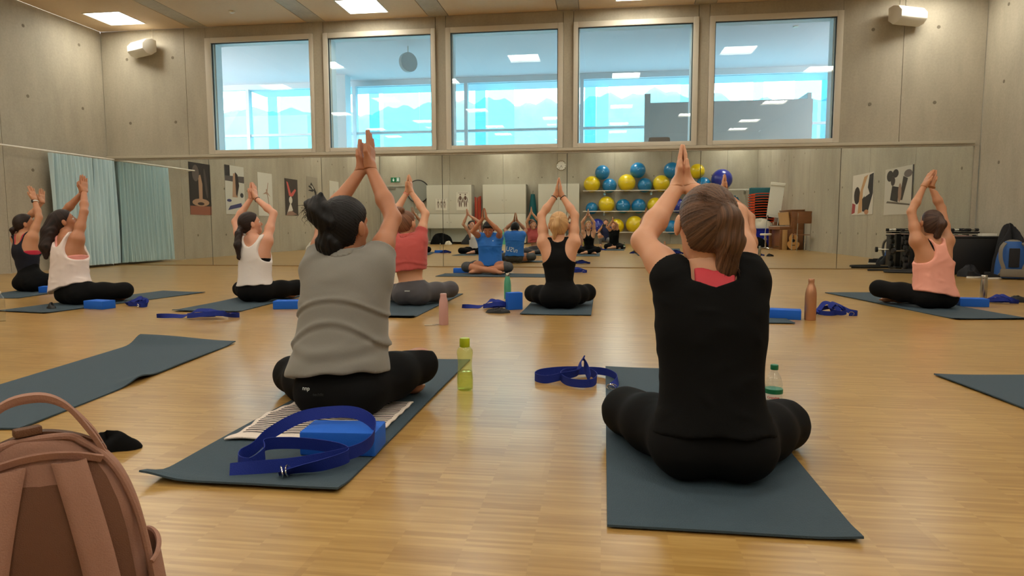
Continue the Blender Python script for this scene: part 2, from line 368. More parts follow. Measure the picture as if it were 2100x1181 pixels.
def sidewall(name, x, sgn, ys, zs=(0, ZC)):
    w = sempty(name)
    slab('wall_core', x+sgn*.08, x+sgn*.3, YB-.3, YF+.3, 0, ZC, M['wall'], w)
    for a, b in zip(ys[:-1], ys[1:]): slab('concrete_panel', x, x+sgn*.08, a+G, b-G, zs[0], zs[1], M['wall'], w)
    holes(w, [(x, (a+b)/2+d, z) for a, b in zip(ys[:-1], ys[1:]) for d in (-.6, .6) for z in (.55, 1.72, 2.95, 4.1)], (0, PI/2, 0)); return w
ysl = [YB+i*(YF-YB)/7 for i in range(8)]
sidewall('wall_left', XL, -1, ysl); sidewall('wall_right', XR, 1, ysl)
wb = sempty('wall_back'); slab('wall_core', XL-.3, XR+.3, YB-.3, YB-.08, 0, ZC, M['wall'], wb); slab('wall_core', XL-.3, XL, YB-.1, YB+.05, 0, ZC, M['wall'], wb); slab('wall_core', XR+.002, XR+.3, YB-.1, YB+.05, 0, ZC, M['wall'], wb)
bx = [XL, -8.0, -6.55, -4.25, -1.95, .4, 2.7, 4.9, XR]
for a, b in zip(bx[:-1], bx[1:]):
    if a == XL: slab('concrete_panel', -8.16, b-G, YB-.08, YB, 0, ZC, M['wall'], wb); slab('concrete_panel', XL, -8.16, YB-.08, YB, 2.52, ZC, M['wall'], wb); slab('concrete_panel', XL, -9.52, YB-.08, YB, 0, 2.52, M['wall'], wb)
    else: slab('concrete_panel', a+G, b-G, YB-.08, YB, 0, ZC, M['wall'], wb)
holes(wb, [(x+d, YB, z) for x in (-5.4, -3.1, -.8, 1.5, 3.8) for d in (-.5, .5) for z in (1.4, 2.78, 4.0)], (PI/2, 0, 0))
# ceiling: concrete beams with acoustic panels between them
ce = sempty('ceiling')
slab('ceiling_core', XL-.3, XR+.3, YB-.3, YF+.3, ZC+.10, ZC+.25, M['beam'], ce)
BEAMX = [(-7.75, -7.42), (-5.45, -5.10), (-3.14, -2.79), (-.83, -.47), (1.48, 1.83), (3.79, 4.14)]
for a, b in BEAMX: slab('concrete_beam', a, b, YB, YF, ZC, ZC+.10, M['beam'], ce)
LROW = {}
ed = [XL]+[v for b in BEAMX for v in b]+[XR]
rowA = (11.28, 6.75, 2.40, -1.2, -3.3); rowB = (8.85, 4.6, .45)
lamps = []
for i in range(7):
    a, b = ed[2*i]+.012, ed[2*i+1]-.012; xc = (a+b)/2
    if i == 0: xc = -8.75
    ys = rowA if i % 2 == 0 else rowB
    cut = sorted(ys); last = YB; h = .36
    for yc in cut:
        lamps.append((xc, yc))
    # panels cut round each fixture
    segs = []; y0 = YB
    for yc in cut:
        segs.append((y0, yc-h)); y0 = yc+h
    segs.append((y0, YF))
    for s0, s1 in segs:
        n = max(1, round((s1-s0)/2.4))
        for k in range(n): slab('ceiling_panel', a, b, s0+(s1-s0)*k/n+(.003 if k else 0), s0+(s1-s0)*(k+1)/n-(.003 if k < n-1 else 0), ZC, ZC+.04, M['panel'], ce)
    for yc in cut:
        slab('ceiling_panel', a, xc-h, yc-h, yc+h, ZC, ZC+.04, M['panel'], ce); slab('ceiling_panel', xc+h, b, yc-h, yc+h, ZC, ZC+.04, M['panel'], ce)
def lamp(x, y, lab):
    t = thing('ceiling_light', lab, 'ceiling light', (x, y, ZC+.03), 0, 'square ceiling lights')
    f = MB()
    for dx, dy, sx, sy in ((-.35, 0, .02, .72), (.35, 0, .02, .72), (0, -.35, .68, .02), (0, .35, .68, .02)): f.box((dx, dy, -.008), (sx, sy, .06))
    f.build('frame', M['lampframe'], t); MB().box((0, 0, .01), (.68, .68, .02)).build('diffuser', M['lamp'], t)
colname = {0: 'leftmost bay', 1: 'second bay', 2: 'third bay', 3: 'fourth bay', 4: 'middle bay', 5: 'sixth bay', 6: 'rightmost bay'}
for (x, y) in lamps:
    if abs(y-11.28) < .1 and x < -8: l = 'bright square ceiling light in the far left corner near the wall speaker'
    elif abs(y-11.28) < .1 and x < -3: l = 'bright square ceiling light above the second window from the left, cut by the frame top'
    else:
        bay = min(range(7), key=lambda i: abs((ed[2*i]+ed[2*i+1])/2-x)); k = sorted([q[1] for q in lamps if abs(q[0]-x) < .2], reverse=True).index(y)
        l = 'square ceiling light above the class, %s from the left, %s from the mirror wall' % (['first bay', 'second bay', 'third bay', 'fourth bay', 'fifth bay', 'sixth bay', 'seventh bay'][bay], ['nearest', 'second', 'third', 'fourth', 'fifth'][k])
    lamp(x, y, l)
# windows to the gallery
for i in range(5):
    (a, b), (ga, gb) = WINX[i], GLX[i]
    w = sempty('window_%d' % (i+1))
    for (x0, x1, z0, z1) in ((a, ga, ZWB, ZWT), (gb, b, ZWB, ZWT), (ga, gb, ZWB, ZGB), (ga, gb, ZGT, ZWT)):
        slab('window_frame', x0, x1, YF-.035, YF+.10, z0, z1, M['frame'], w, bev=.006)
    for (x0, x1, z0, z1) in ((ga, ga+.012, ZGB, ZGT), (gb-.012, gb, ZGB, ZGT), (ga, gb, ZGT-.012, ZGT)):
        slab('gasket', x0, x1, YF-.005, YF+.03, z0, z1, M['gasket'], w)
    MB().box(((ga+gb)/2, YF+.02, (ZGB+ZGT)/2), (gb-ga, .0, ZGT-ZGB)).v
    me = npmesh('pane', [(ga, YF+.02, ZGB), (gb, YF+.02, ZGB), (gb, YF+.02, ZGT), (ga, YF+.02, ZGT)], [(0, 1, 2, 3)], M['wpane'], smooth=False); link('pane', me, w)
    # deep reveal of the opening on the gallery side
    for (x0, x1, z0, z1) in ((a, ga+.02, ZWB, ZWT), (gb-.02, b, ZWB, ZWT), (a, b, ZWB-.03, ZGB-.01), (a, b, ZGT+.01, ZWT+.03)):
        slab('reveal', x0, x1, YF+.10, YF+.30, z0, z1, M['gcol'], w)
# sill rail over the mirrors
r = struct(MB().bb(XL, XR-.1, YF-.05, YF-.001, 2.072, 2.122).build('trim_1', M['rail'], bev=.006))
r = struct(MB().bb(XL, XR-.1, YF-.022, YF-.001, 2.036, 2.072).build('trim_2', M['wall']))
r = struct(MB().bb(5.985, 6.06, YF-.022, YF-.001, 0, 2.036).build('trim_3', M['wall']))
struct(MB().bb(XL, XR, YF-.03, YF-.001, .0, .014).build('trim_4', mat('skirting_strip', (150, 122, 80), .5)))
# mirror panels
mx = [XL+.01]+SEAMX+[5.985]
ordn = ['leftmost tall mirror panel, next to the turquoise curtain', 'second mirror panel from the left, behind the ponytail and white tank', 'third mirror panel from the left, above the salmon top', 'fourth mirror panel, behind the instructor in blue',
        'fifth mirror panel, right of the blond woman, showing the first balls', 'sixth mirror panel, showing balls, orange steps and piano', 'rightmost mirror panel, behind the pale pink top, showing two posters']
for i in range(7):
    t = thing('mirror_panel', ordn[i], 'mirror', (mx[i], YF, 0), 0, 'mirror panels along the front wall')
    wd = mx[i+1]-mx[i]
    MB().bb(.004, wd-.004, -.010, -.002, .016, 2.034).build('backing', M['mirback'], t)
    me = npmesh('glass', [(.005, -.0115, .017), (wd-.005, -.0115, .017), (wd-.005, -.0115, 2.033), (.005, -.0115, 2.033)], [(0, 1, 2, 3)], M['mirror'], smooth=False); link('glass', me, t)

# ------------------------------------------------------------------ gallery behind the windows
GY, GZ = 17.0, 4.50
struct(slab('floor', -14, 9, YF+.3, GY+.3, 1.2, 1.3, M['gfloor']))
struct(slab('ceiling', -14, 9, YF+.3, GY+.3, GZ, GZ+.15, M['gceil']))
struct(slab('wall_gallery', -14.2, -14, YF+.3, GY+.3, 1.2, GZ, M['gwall'])); struct(slab('wall_gallery', 9, 9.2, YF+.3, GY+.3, 1.2, GZ, M['gwall']))
fa = sempty('window_6', 'glazed outer facade of the gallery with grey mullions')
def bar(x0, x1, z0, z1, y0=GY-.06, y1=GY+.06): slab('mullion', x0, x1, y0, y1, z0, z1, M['gfr'], fa)
bar(-14, 9, 4.36, GZ); bar(-14, 9, 3.14, 3.20); bar(-14, 9, 1.3, 1.5)
FX = [-12.35, -9.4, -6.45, -3.5, -.58, 2.36, 5.3, 8.2]
for x in FX: bar(x-.045, x+.045, 1.5, 4.36, GY-.10, GY+.07)
for a, b in zip([-14]+FX, FX+[9]):
    link('pane', npmesh('pane', [(a, GY, 1.4), (b, GY, 1.4), (b, GY, 4.4), (a, GY, 4.4)], [(0, 1, 2, 3)], M['fpane'], smooth=False), fa)
c = struct(slab('column', -6.72, -6.40, 16.2, 16.55, 1.3, GZ, M['gcol']), 'white round-edged column of the gallery'); c.name = 'trim_5'
# frosted sun blades outside the facade
tb = thing('sun_louvre', 'row of tall translucent cyan glass blades outside the gallery facade', 'louvre', (0, GY+.9, 1.0))
def blade(x0, x1, dark=False): MB().bb(x0, x1, 0, .02, 0, 4.2).build('glass_blade', M['dcyan' if dark else 'cyan'], tb)
for s in (0, 1, 2, 3, 4, 5):
    x = FX[s+1]
    blade(x+.05, x+.33, True)
blade(-8.98, -7.1); blade(-6.0, -5.0); blade(-4.98, -4.6); blade(-3.1, -2.4); blade(-.22, .08); blade(1.9, 2.35); blade(3.7, 3.95); blade(4.7, 6.2)
for z in (.45, 3.35): MB().bb(-9.4, 8.2, -.84, .0, z, z+.04).build('bracket_rail', M['gfr'], tb)
# wooded hill far outside
def hillf(u, v):
    x = -90+180*u; h = 17.2+.9*math.sin(x*.06+1)+.5*math.sin(x*.23)+.35*math.sin(x*.9+2)+.3*math.sin(x*2.3)-.03*(x+20)*(x > -20)
    return (x, 70+30*v, -8+(h+8)*math.sin(min(1, v*1.6)*PI/2))
o = MB().sheet(hillf, 260, 8).build('wooded_hill', M['hill']); struct(o, 'wooded hillside seen far beyond the gallery glass')
struct(slab('ground', -120, 120, 18.2, 110, -6.2, -6, M['hill']))
pt = thing('partition', 'grey free-standing partition box in the gallery behind the right windows', 'partition', (.84, 14.9, 1.3))
MB().bb(0, .12, -.02, .10, 0, 2.27).build('post', M['gwall'], pt)
MB().bb(.12, 3.45, 0, .08, 0, 2.08).build('front_panel', M['gwall'], pt)
MB().bb(3.36, 3.44, .08, 1.5, 0, 2.22).build('side_panel', M['gwall'], pt)
t = thing('hanging_disc', 'oval grey disc hanging from the gallery ceiling behind the second window', 'sign', (-4.10, 13.9, GZ))
MB().cyl((0, 0, -.001), (0, 0, -.16), .012, n=8).build('rod', M['white'], t)
MB().tube([(-.035, .03, -.33), (.035, -.03, -.33)], [.2, .2], 28).build('disc', M['gwall'], t)
for i, (x, y, l) in enumerate(((-7.3, 12.9, 'round ceiling spot behind the leftmost window'), (1.0, 13.2, 'round ceiling spot behind the fourth window'), (.45, 13.15, 'smaller round ceiling spot beside the larger one behind the fourth window'), (3.55, 13.6, 'small round spot behind the rightmost window'))):
    t = thing('ceiling_spot', l, 'ceiling light', (x, y, GZ)); MB().cyl((0, 0, -.02), (0, 0, -.001), .10 if i in (0, 1) else .05, n=20).build('ring', M['white'], t)
ch = thing('brown_chair', 'brown upholstered chair back in the gallery at the fourth window', 'chair', (1.04, 13.6, 1.3))
MB().box((0, 0, .45), (.5, .45, .1)).build('seat', M['brownchair'], ch, bev=.03); MB().box((0, -.2, .88), (.42, .09, .56)).build('backrest', M['brownchair'], ch, bev=.05)
for x in (-.2, .2):
    for y in (-.18, .18): MB().cyl((x, y, 0), (x, y, .42), .018, n=8).build('leg', M['steel'], ch)
for i, (x, y, l) in enumerate(((-.98, 13.4, 'rounded dark stool top showing above the sill of the third window'), (.12, 13.4, 'rounded dark stool top showing above the sill at the left of the fourth window'), (-.43, 13.4, 'rounded dark stool top at the left corner of the fourth window'))):
    t = thing('stool', l, 'stool', (x, y, 1.3), 0, 'dark stools in the gallery')
    MB().lathe([(.02, 1.03), (.14, 1.02), (.19, .99), (.2, .95), (.18, .92), (.02, .91)][::-1], n=20).build('seat', M['gwall'], t); MB().cyl((0, 0, .02), (0, 0, .92), .025, n=10).build('post', M['steel'], t); MB().lathe([(.2, 0), (.2, .015), (.03, .03)], n=20).build('base', M['steel'], t)

# speakers, smoke detector
def speaker(x, yawz, lab):
    t = thing('wall_speaker', lab, 'speaker', (x, YF, 4.10), 0)
    b = MB(); n = 14; prof = [(-.19, -.02), (-.13, -.15), (.10, -.17)]
    # half-round cabinet lying along X, turned down
    sec = [(0.0, .13), (-.10, .15), (-.20, .12), (-.27, .04), (-.27, -.06), (-.20, -.13), (-.10, -.15), (0, -.07)]
    rot = Matrix.Rotation(yawz, 3, 'Z')
    vs = [rot@Vector((xx, y-.06, z)) for xx in (-.26, .26) for (y, z) in sec]; k = len(sec)
    b.add(vs, [tuple(range(k))[::-1], tuple(range(k, 2*k))]+[(i, (i+1) % k, k+(i+1) % k, k+i) for i in range(k)])
    b.build('cabinet', M['white'], t, bev=.012)
    MB().box((0, -.03, 0), (.06, .06, .10)).build('bracket', M['white'], t)
    MB().tube([(.02, -.02, .05), (.03, -.01, .3), (.03, -.008, .49)], .004, 6).build('cable', M['white'], t)
speaker(-8.57, R(-24), 'white box speaker on the wall near the left corner')
speaker(4.72, R(24), 'white box speaker on the wall near the right corner')
t = thing('smoke_detector', 'small white smoke detector on the ceiling left of the first window', 'smoke detector', (-6.45, 11.2, ZC)); MB().lathe([(.055, 0), (.05, -.02), (.03, -.035), (.001, -.036)][::-1], n=20).build('cover', M['white'], t)
# ================================================================== PEOPLE: implicit surfaces
def V(*a): return np.array(a if len(a) > 1 else a[0], dtype=np.float32)
def nrm(v): v = np.asarray(v, float); return v/(np.linalg.norm(v)+1e-9)
def smin(a, b, k):
    h = np.maximum(k-np.abs(a-b), 0)/k
    return np.minimum(a, b)-h*h*k*.25
def smax(a, b, k): return -smin(-a, -b, k)
def cone(a, b, ra, rb, k=.03):
    a, b = V(a), V(b); ab = b-a; L2 = float(ab@ab)+1e-9
    def f(p):
        q = p-a; h = np.clip(q@ab/L2, 0, 1); return np.linalg.norm(q-h[:, None]*ab, axis=1)-(ra+(rb-ra)*h)
    return f, k
def ell(c, r, fr=None, k=.03):
    c = V(c); r = V(r); Rm = None if fr is None else np.array(fr, np.float32)   # rows: axes
    def f(p):
        q = p-c
        if Rm is not None: q = q@Rm.T
        k0 = np.linalg.norm(q/r, axis=1); k1 = np.linalg.norm(q/(r*r), axis=1)
        return k0*(k0-1)/np.maximum(k1, 1e-6)
    return f, k
def rbox(c, r, fr, rd, k=.01):
    c = V(c); r = V(r)-rd; Rm = np.array(fr, np.float32)
    def f(p):
        q = np.abs((p-c)@Rm.T)-r
        return np.linalg.norm(np.maximum(q, 0), axis=1)+np.minimum(q.max(axis=1), 0)-rd
    return f, k
def union(prims):
    def f(p):
        d = None
        for g, k in prims:
            e = g(p); d = e if d is None else smin(d, e, k)
        return d
    return f
def plane(c, n):   # positive on the side n points to
    c = V(c); n = V(nrm(n)).astype(np.float32)
    return lambda p: (p-c)@n
_EO = np.array([(0, 0, 0), (1, 0, 0), (0, 1, 0), (1, 1, 0), (0, 0, 1), (1, 0, 1), (0, 1, 1), (1, 1, 1)])
_ED = [(0, 1), (2, 3), (4, 5), (6, 7), (0, 2), (1, 3), (4, 6), (5, 7), (0, 4), (1, 5), (2, 6), (3, 7)]
def nets(fn, lo, hi, h, B=6):
    lo = np.asarray(lo, float); hi = np.asarray(hi, float)
    nb = np.maximum(1, np.ceil((hi-lo)/h/B).astype(int)); n = nb*B
    gi = np.stack(np.meshgrid(*[np.arange(k) for k in nb], indexing='ij'), -1).reshape(-1, 3)
    cen = (lo+(gi*B+(B-1)/2)*h).astype(np.float32)
    dc = fn(cen); act = np.abs(dc) < B*h*.95+.02
    Vv = np.repeat(np.repeat(np.repeat(np.where(dc < 0, -1., 1.).reshape(nb), B, 0), B, 1), B, 2).astype(np.float32)
    ai = gi[act]; oo = np.stack(np.meshgrid(*[np.arange(B)]*3, indexing='ij'), -1).reshape(-1, 3)
    idx = (ai[:, None, :]*B+oo[None]).reshape(-1, 3)
    Vv[idx[:, 0], idx[:, 1], idx[:, 2]] = fn((lo+idx*h).astype(np.float32))
    Vv[0] = Vv[-1] = 1; Vv[:, 0] = Vv[:, -1] = 1; Vv[:, :, 0] = Vv[:, :, -1] = 1
    ins = Vv < 0; s = np.zeros([k-1 for k in n], np.int8)
    for o in _EO: s += ins[o[0]:n[0]-1+o[0], o[1]:n[1]-1+o[1], o[2]:n[2]-1+o[2]]
    cells = np.argwhere((s > 0) & (s < 8))
    cid = -np.ones([k for k in n], np.int32); cid[cells[:, 0], cells[:, 1], cells[:, 2]] = np.arange(len(cells))
    cv = np.stack([Vv[cells[:, 0]+o[0], cells[:, 1]+o[1], cells[:, 2]+o[2]] for o in _EO], 1)
    acc = np.zeros((len(cells), 3)); cnt = np.zeros(len(cells))
    for a, b in _ED:
        va, vb = cv[:, a], cv[:, b]; m = (va < 0) != (vb < 0); t = np.where(m, va/np.where(m, va-vb, 1), 0)
        acc += m[:, None]*(_EO[a]+t[:, None]*(_EO[b]-_EO[a])); cnt += m
    P = lo+(cells+acc/cnt[:, None])*h
    F = []
    for ax in range(3):
        u, w = (ax+1) % 3, (ax+2) % 3
        sl0 = [slice(None)]*3; sl1 = [slice(None)]*3; sl0[ax] = slice(0, -1); sl1[ax] = slice(1, None)
        e = np.argwhere(ins[tuple(sl0)] != ins[tuple(sl1)])
        sg = ins[e[:, 0], e[:, 1], e[:, 2]]
        e = e.astype(int); du = np.zeros(3, int); du[u] = 1; dw = np.zeros(3, int); dw[w] = 1
        q = [cid[tuple((e-x).T)] for x in (du+dw, dw, 0*du, du)]
        q = np.stack(q, 1); q[~sg] = q[~sg][:, ::-1]; F.append(q)
    F = np.concatenate(F); F = F[(F >= 0).all(1)]
    return P.astype(np.float32), F
def bounds(pts, r):
    pts = np.array(pts); return pts.min(0)-r, pts.max(0)+r
def merge(parts):
    vs = []; fs = []; n = 0
    for v, f in parts: vs.append(v); fs.append(f+n); n += len(v)
    return np.concatenate(vs), np.concatenate(fs)
def wav(p, f, ph=0):
    return np.sin(p[:, 0]*f[0]+p[:, 1]*f[1]+p[:, 2]*f[2]+ph)
def wrinkle(p, amp, sc=1.0, seed=0):
    a = wav(p, (9*sc, 14*sc, 22*sc), seed)+.7*wav(p, (-17*sc, 8*sc, 13*sc), seed*2+1)
    w = np.sin((p[:, 2]*46*sc+2.6*a)+seed)*.5+np.sin(p[:, 0]*38*sc-p[:, 2]*30*sc+2.2*a+seed*1.7)*.5
    return -amp*np.maximum(w, -.1)**2*np.sign(w)

def hand(wr, tip, palmn, thumb):
    """prims of a hand: wr wrist, tip middle fingertip, palmn the way the palm faces, thumb the thumb side"""
    wr, tip = np.array(wr, float), np.array(tip, float); L = np.linalg.norm(tip-wr); L = min(max(L, .155), .18); d = nrm(tip-wr)
    n = nrm(np.array(palmn)-d*(np.dot(palmn, d))); t = np.cross(d, n)
    if np.dot(t, thumb) < 0: t = -t
    s = L/.175; fr = (d, t, n); P = []
    P.append(cone(wr-d*.05, wr+d*.012, .0255*s, .023*s, .01))
    P.append(rbox(wr+d*.047*s, (.048*s, .036*s, .0135*s), fr, .0125*s, .02))
    P.append(ell(wr+d*.03*s+t*.022*s+n*.005, (.032*s, .015*s, .014*s), fr, .012))
    for off, ln, yaw in ((.0275, .070, .05), (.0095, .080, .01), (-.009, .073, -.03), (-.027, .056, -.09)):
        b = wr+d*.088*s+t*off*s; fd = nrm(d+t*yaw); m = b+fd*ln*.5*s; e = m+nrm(fd+n*.10)*ln*.5*s
        P.append(cone(b-fd*.01, m, .0088*s, .0078*s, .004)); P.append(cone(m, e, .0078*s, .0062*s, .003))
    b = wr+d*.022*s+t*.028*s; m = b+nrm(d*.75+t*.55)*.040*s; e = m+nrm(d*.95+t*.15)*.030*s
    P.append(cone(b, m, .0125*s, .0105*s, .012)); P.append(cone(m, e, .0102*s, .0078*s, .004))
    return P, wr, d

def person(nm, label, J, style, loc):
    """J: joints in world metres. style: clothes and hair. Every figure = one body mesh with clothes and hair as children."""
    loc = np.array(loc, float)
    J = {k: np.array(v, float)-loc for k, v in J.items()}
    a = R(style.get('face', 0)); f = np.array([-math.sin(a), math.cos(a), 0]); r = np.array([math.cos(a), math.sin(a), 0]); up = np.array([0, 0, 1.])
    hb = style.get('h', .010); hh = style.get('hh', .006)
    root = thing('person', label, 'person', tuple(loc), 0, None)
    P0, N = J['pelvis'], J['neck']; ax = nrm(N-P0); Lt = np.linalg.norm(N-P0)
    Cst = J.get('chest', P0+(N-P0)*.66)
    g = style.get('build', 1.0)
    fr = (r, nrm(np.cross(ax, r)), ax)
    hipL, hipR = P0-r*.085+up*.0, P0+r*.085
    torso = [ell(P0+up*.03, (.160*g, .118*g, .105), fr, .05), ell(P0-r*.078-f*.045-up*.012, (.095, .09, .088), None, .05), ell(P0+r*.078-f*.045-up*.012, (.095, .09, .088), None, .05),
             ell(P0+(N-P0)*.36, (.122*g, .085*g, .13), fr, .07), ell(P0+(Cst-P0)*.62+(Cst-P0)*.22, (.135*g, .096*g, .15), fr, .06), ell(Cst+ax*.03, (.142*g, .098*g, .12), fr, .05),
             ell(Cst-r*.062*g+f*.075, (.060, .052, .060), None, .04), ell(Cst+r*.062*g+f*.075, (.060, .052, .060), None, .04)]
    shL, shR = J['shL'], J['shR']
    torso += [cone(N-ax*.03, shL, .052, .05, .05), cone(N-ax*.03, shR, .052, .05, .05), cone(Cst-r*.06-f*.02, shL-ax*.01, .075, .052, .06), cone(Cst+r*.06-f*.02, shR-ax*.01, .075, .052, .06)]
    arms = {}
    for s in 'LR':
        sh, el, wr = J['sh'+s], J['el'+s], J['wr'+s]
        mid = sh+(el-sh)*.45; mid2 = el+(wr-el)*.35
        w = style.get('arm', 1.0)
        arms[s] = [cone(sh, mid, .051*w, .043*w, .04), cone(mid, el, .043*w, .035*w, .03), cone(el, mid2, .035*w, .037*w, .02), cone(mid2, wr, .037*w, .0235*w, .02)]
    legs = {}
    kn = {'L': J['knL'], 'R': J['knR']}
    anL = J.get('anL', P0+r*.07+f*.29+up*(.055-P0[2])); anR = J.get('anR', P0-r*.08+f*.36+up*(.055-P0[2]))
    an = {'L': anL, 'R': anR}; hip = {'L': hipL, 'R': hipR}; sg = {'L': -1, 'R': 1}
    for s in 'LR':
        h_, k_, a_ = hip[s], kn[s], an[s]
        th = style.get('th', 1.0); legs[s] = [cone(h_+f*.02, h_+(k_-h_)*.5, .092*g*th, .080*g*th, .05), cone(h_+(k_-h_)*.5, k_, .080*g*th, .060*th, .04), cone(k_, k_+(a_-k_)*.35, .057, .055, .06), cone(k_+(a_-k_)*.35, a_, .054, .036, .03)]
    feet = []
    for s in 'LR':
        a_ = an[s]; dr = style['footdir'] if 'footdir' in style else nrm(-sg[s]*r*.9+f*(.55 if s == 'L' else .6)); dr = nrm(dr)
        heel = a_-dr*.035-up*.008; ball = a_+dr*.115-up*.018; toe = a_+dr*.155-up*.022
        feet += [cone(a_, heel, .034, .030, .03), cone(a_, ball, .034, .027, .03), ell(ball-up*.002, (.042, .034, .019), (dr, nrm(np.cross(up, dr)), up), .02)]
        sd = nrm(np.cross(up, dr))
        for q in range(5): feet.append(cone(ball+sd*(.026-.013*q), ball+dr*(.048-.006*q)+sd*(.028-.0135*q)-up*.004, .0105-.001*q, .009-.0008*q, .004))
    # head
    H = J['head']; hf = nrm(style.get('hf', f)); hu = nrm(style.get('hu', up)); hu = nrm(hu-hf*np.dot(hu, hf)); hr = nrm(np.cross(hf, hu)); hfr = (hr, hf, hu)
    def hp(x, y, z): return H+hr*x+hf*y+hu*z
    head = [ell(hp(0, -.008, .032), (.074, .094, .084), hfr, .03), ell(hp(0, .032, -.040), (.054, .058, .078), hfr, .05), ell(hp(0, .060, -.088), (.026, .024, .022), hfr, .04),
            ell(hp(0, -.045, -.01), (.060, .055, .07), hfr, .04), ell(hp(.034, .062, -.022), (.022, .018, .020), hfr, .02), ell(hp(-.034, .062, -.022), (.022, .018, .020), hfr, .02)]
    neck = [cone(N-ax*.03+f*.005, hp(0, -.018, -.05), .056, .050, .035)]
    face = [cone(hp(0, .088, .012), hp(0, .108, -.026), .0085, .0125, .014), ell(hp(0, .098, -.031), (.017, .011, .009), hfr, .008), ell(hp(0, .082, -.058), (.022, .010, .0095), hfr, .01), cone(hp(-.04, .076, .026), hp(.04, .076, .026), .008, .008, .02),
            ell(hp(.087, -.008, -.004), (.011, .020, .033), hfr, .006), ell(hp(-.087, -.008, -.004), (.011, .020, .033), hfr, .006), cone(hp(.078, .004, .018), hp(.080, -.014, .020), .006, .005, .006), cone(hp(-.078, .004, .018), hp(-.080, -.014, .020), .006, .005, .006)]
    fhead = union(head+neck+face)
    eyes = [hp(-.031, .078, .004), hp(.031, .078, .004)]
    def fh(p):
        d = fhead(p)
        for e in eyes: d = smax(d, .0125-np.linalg.norm(p-V(e), axis=1), .012)
        return smin(d, union([cone(N-ax*.06, N-ax*.02, .06, .056)])(p), .03)
    nk = N+(hp(0, -.018, -.05)-N)*.5+ax*.0; nd = nrm(hp(0, -.018, -.05)-N)
    hands = {}
    for s in 'LR':
        wr = J['wr'+s]; tp = J['tip'+s]; nn = style.get('palm'+s, -sg[s]*r)
        hands[s] = hand(wr, tp, nn, style.get('thumb', -f*.9+up*.1))
    body_u = union(torso+arms['L']+arms['R']+legs['L']+legs['R']+feet+neck)
    cuts = [(hands[s][1]+hands[s][2]*.004, hands[s][2]) for s in 'LR']
    def fb(p):
        d = body_u(p)
        for c, n in cuts:
            q = p-V(c); d = np.where(np.linalg.norm(q, axis=1) < .12, np.maximum(d, q@V(n)), d)
        q = p-V(nk); tt = q@V(nd); ra = np.linalg.norm(q-tt[:, None]*V(nd), axis=1)
        d = np.where((ra < .074) & (tt < .14), np.maximum(d, tt), d)
        return np.maximum(d, -(p[:, 2]-.008+loc[2]*0))
    allp = [P0, N, shL, shR, kn['L'], kn['R'], anL+f*.1, anR+f*.1, J['elL'], J['elR'], J['wrL'], J['wrR'], hp(0, 0, -.1), P0-f*.14, P0-up*.1]
    lo, hi = bounds(allp, .09); lo[2] = max(lo[2], -.02)
    parts = [nets(fb, lo, hi, hb)]
    l2, h2 = bounds([hp(0, 0, .0)], .15); l2[2] = min(l2[2], nk[2]-.02)
    parts.append(nets(lambda p: np.maximum(fh(p), -(p-V(nk)+V(nd)*.01)@V(nd)), l2, h2, hh))
    for s in 'LR':
        hpz, wr, d = hands[s]; fu = union(hpz+[(arms[s][3][0], .02)]); c = wr-d*.012
        l3, h3 = bounds([wr-d*.01, wr+d*.185], .05)
        parts.append(nets(lambda p, fu=fu, c=c, d=d: np.maximum(fu(p), -(p-V(c))@V(d)), l3, h3, .0036 if hb < .008 else .0044))
    v, fc = merge(parts)
    link('body', npmesh('body', v, fc, M[style['skin']]), root)
    # eyes, brows, lips
    for e in eyes:
        ob = MB().sphere((0, 0, 0), .0118, 14, 10).build('eye', M['eye'], root, loc=tuple(e))
        q = MB().tube([tuple(hf*.0095), tuple(hf*.0122)], [.0058, .004], 12).build('iris', M['iris'], ob)
        s_ = np.sign(np.dot(e-H, hr))
        MB().tube([tuple(hp(s_*x, y, z)) for x, y, z in ((.014, .090, .030), (.030, .089, .036), (.046, .076, .031))], [.0022, .003, .0016], 6).build('eyebrow', M['brow'], root)
    MB().tube([tuple(hp(x, y, z)) for x, y, z in ((-.021, .084, -.058), (-.010, .0925, -.0575), (0, .0935, -.059), (.010, .0925, -.0575), (.021, .084, -.058))], [.002, .005, .0045, .005, .002], 8).build('lips', M['lips'], root)
    # ---------------- clothes
    def spine(p):
        q = p-V(P0); z = q@V(ax); return q@V(r)-z*float(ax@r), q@V(fr[1]), z        # across, forward, along
    floor0 = lambda d, p: np.maximum(d, -(p[:, 2]-.007))
    def cloth(name, fn, m, pts, rad, h, label=None):
        l, h_ = bounds(pts, rad); l[2] = max(l[2], -.02)
        v, fc = nets(fn, l, h_, h)
        o = link(name, npmesh(name, v, fc, M[m]), root)
        if label: o['label'] = label
        return o
    lt = style['leg']; end = style.get('leg_end', .86); tu = union(torso[:4]+legs['L']+legs['R'])
    wz = style.get('waist', .16)
    tors4 = union(torso[:4])
    legc = []
    for s in 'LR':
        kk, aa = kn[s], an[s]; legc.append((union(legs[s]), V(kk+(aa-kk)*end), V(nrm(aa-kk)), s))
    def fl(p):
        x, y, z = spine(p); d = tors4(p)
        for u_, c, n, s in legc: d = smin(d, smax(u_(p), (p-c)@n, .004), .04)
        d = smax(d-.009, z-wz, .004)+wrinkle(p, .0016, 1.3, 2)
        return floor0(d, p)
    cloth('leggings', fl, lt, [P0, P0-f*.12, P0-up*.1, kn['L'], kn['R'], anL, anR, P0+ax*.12], .115, hb)
    st = style['top']; off = st.get('off', .010); hem = st['hem']
    base = list(torso)
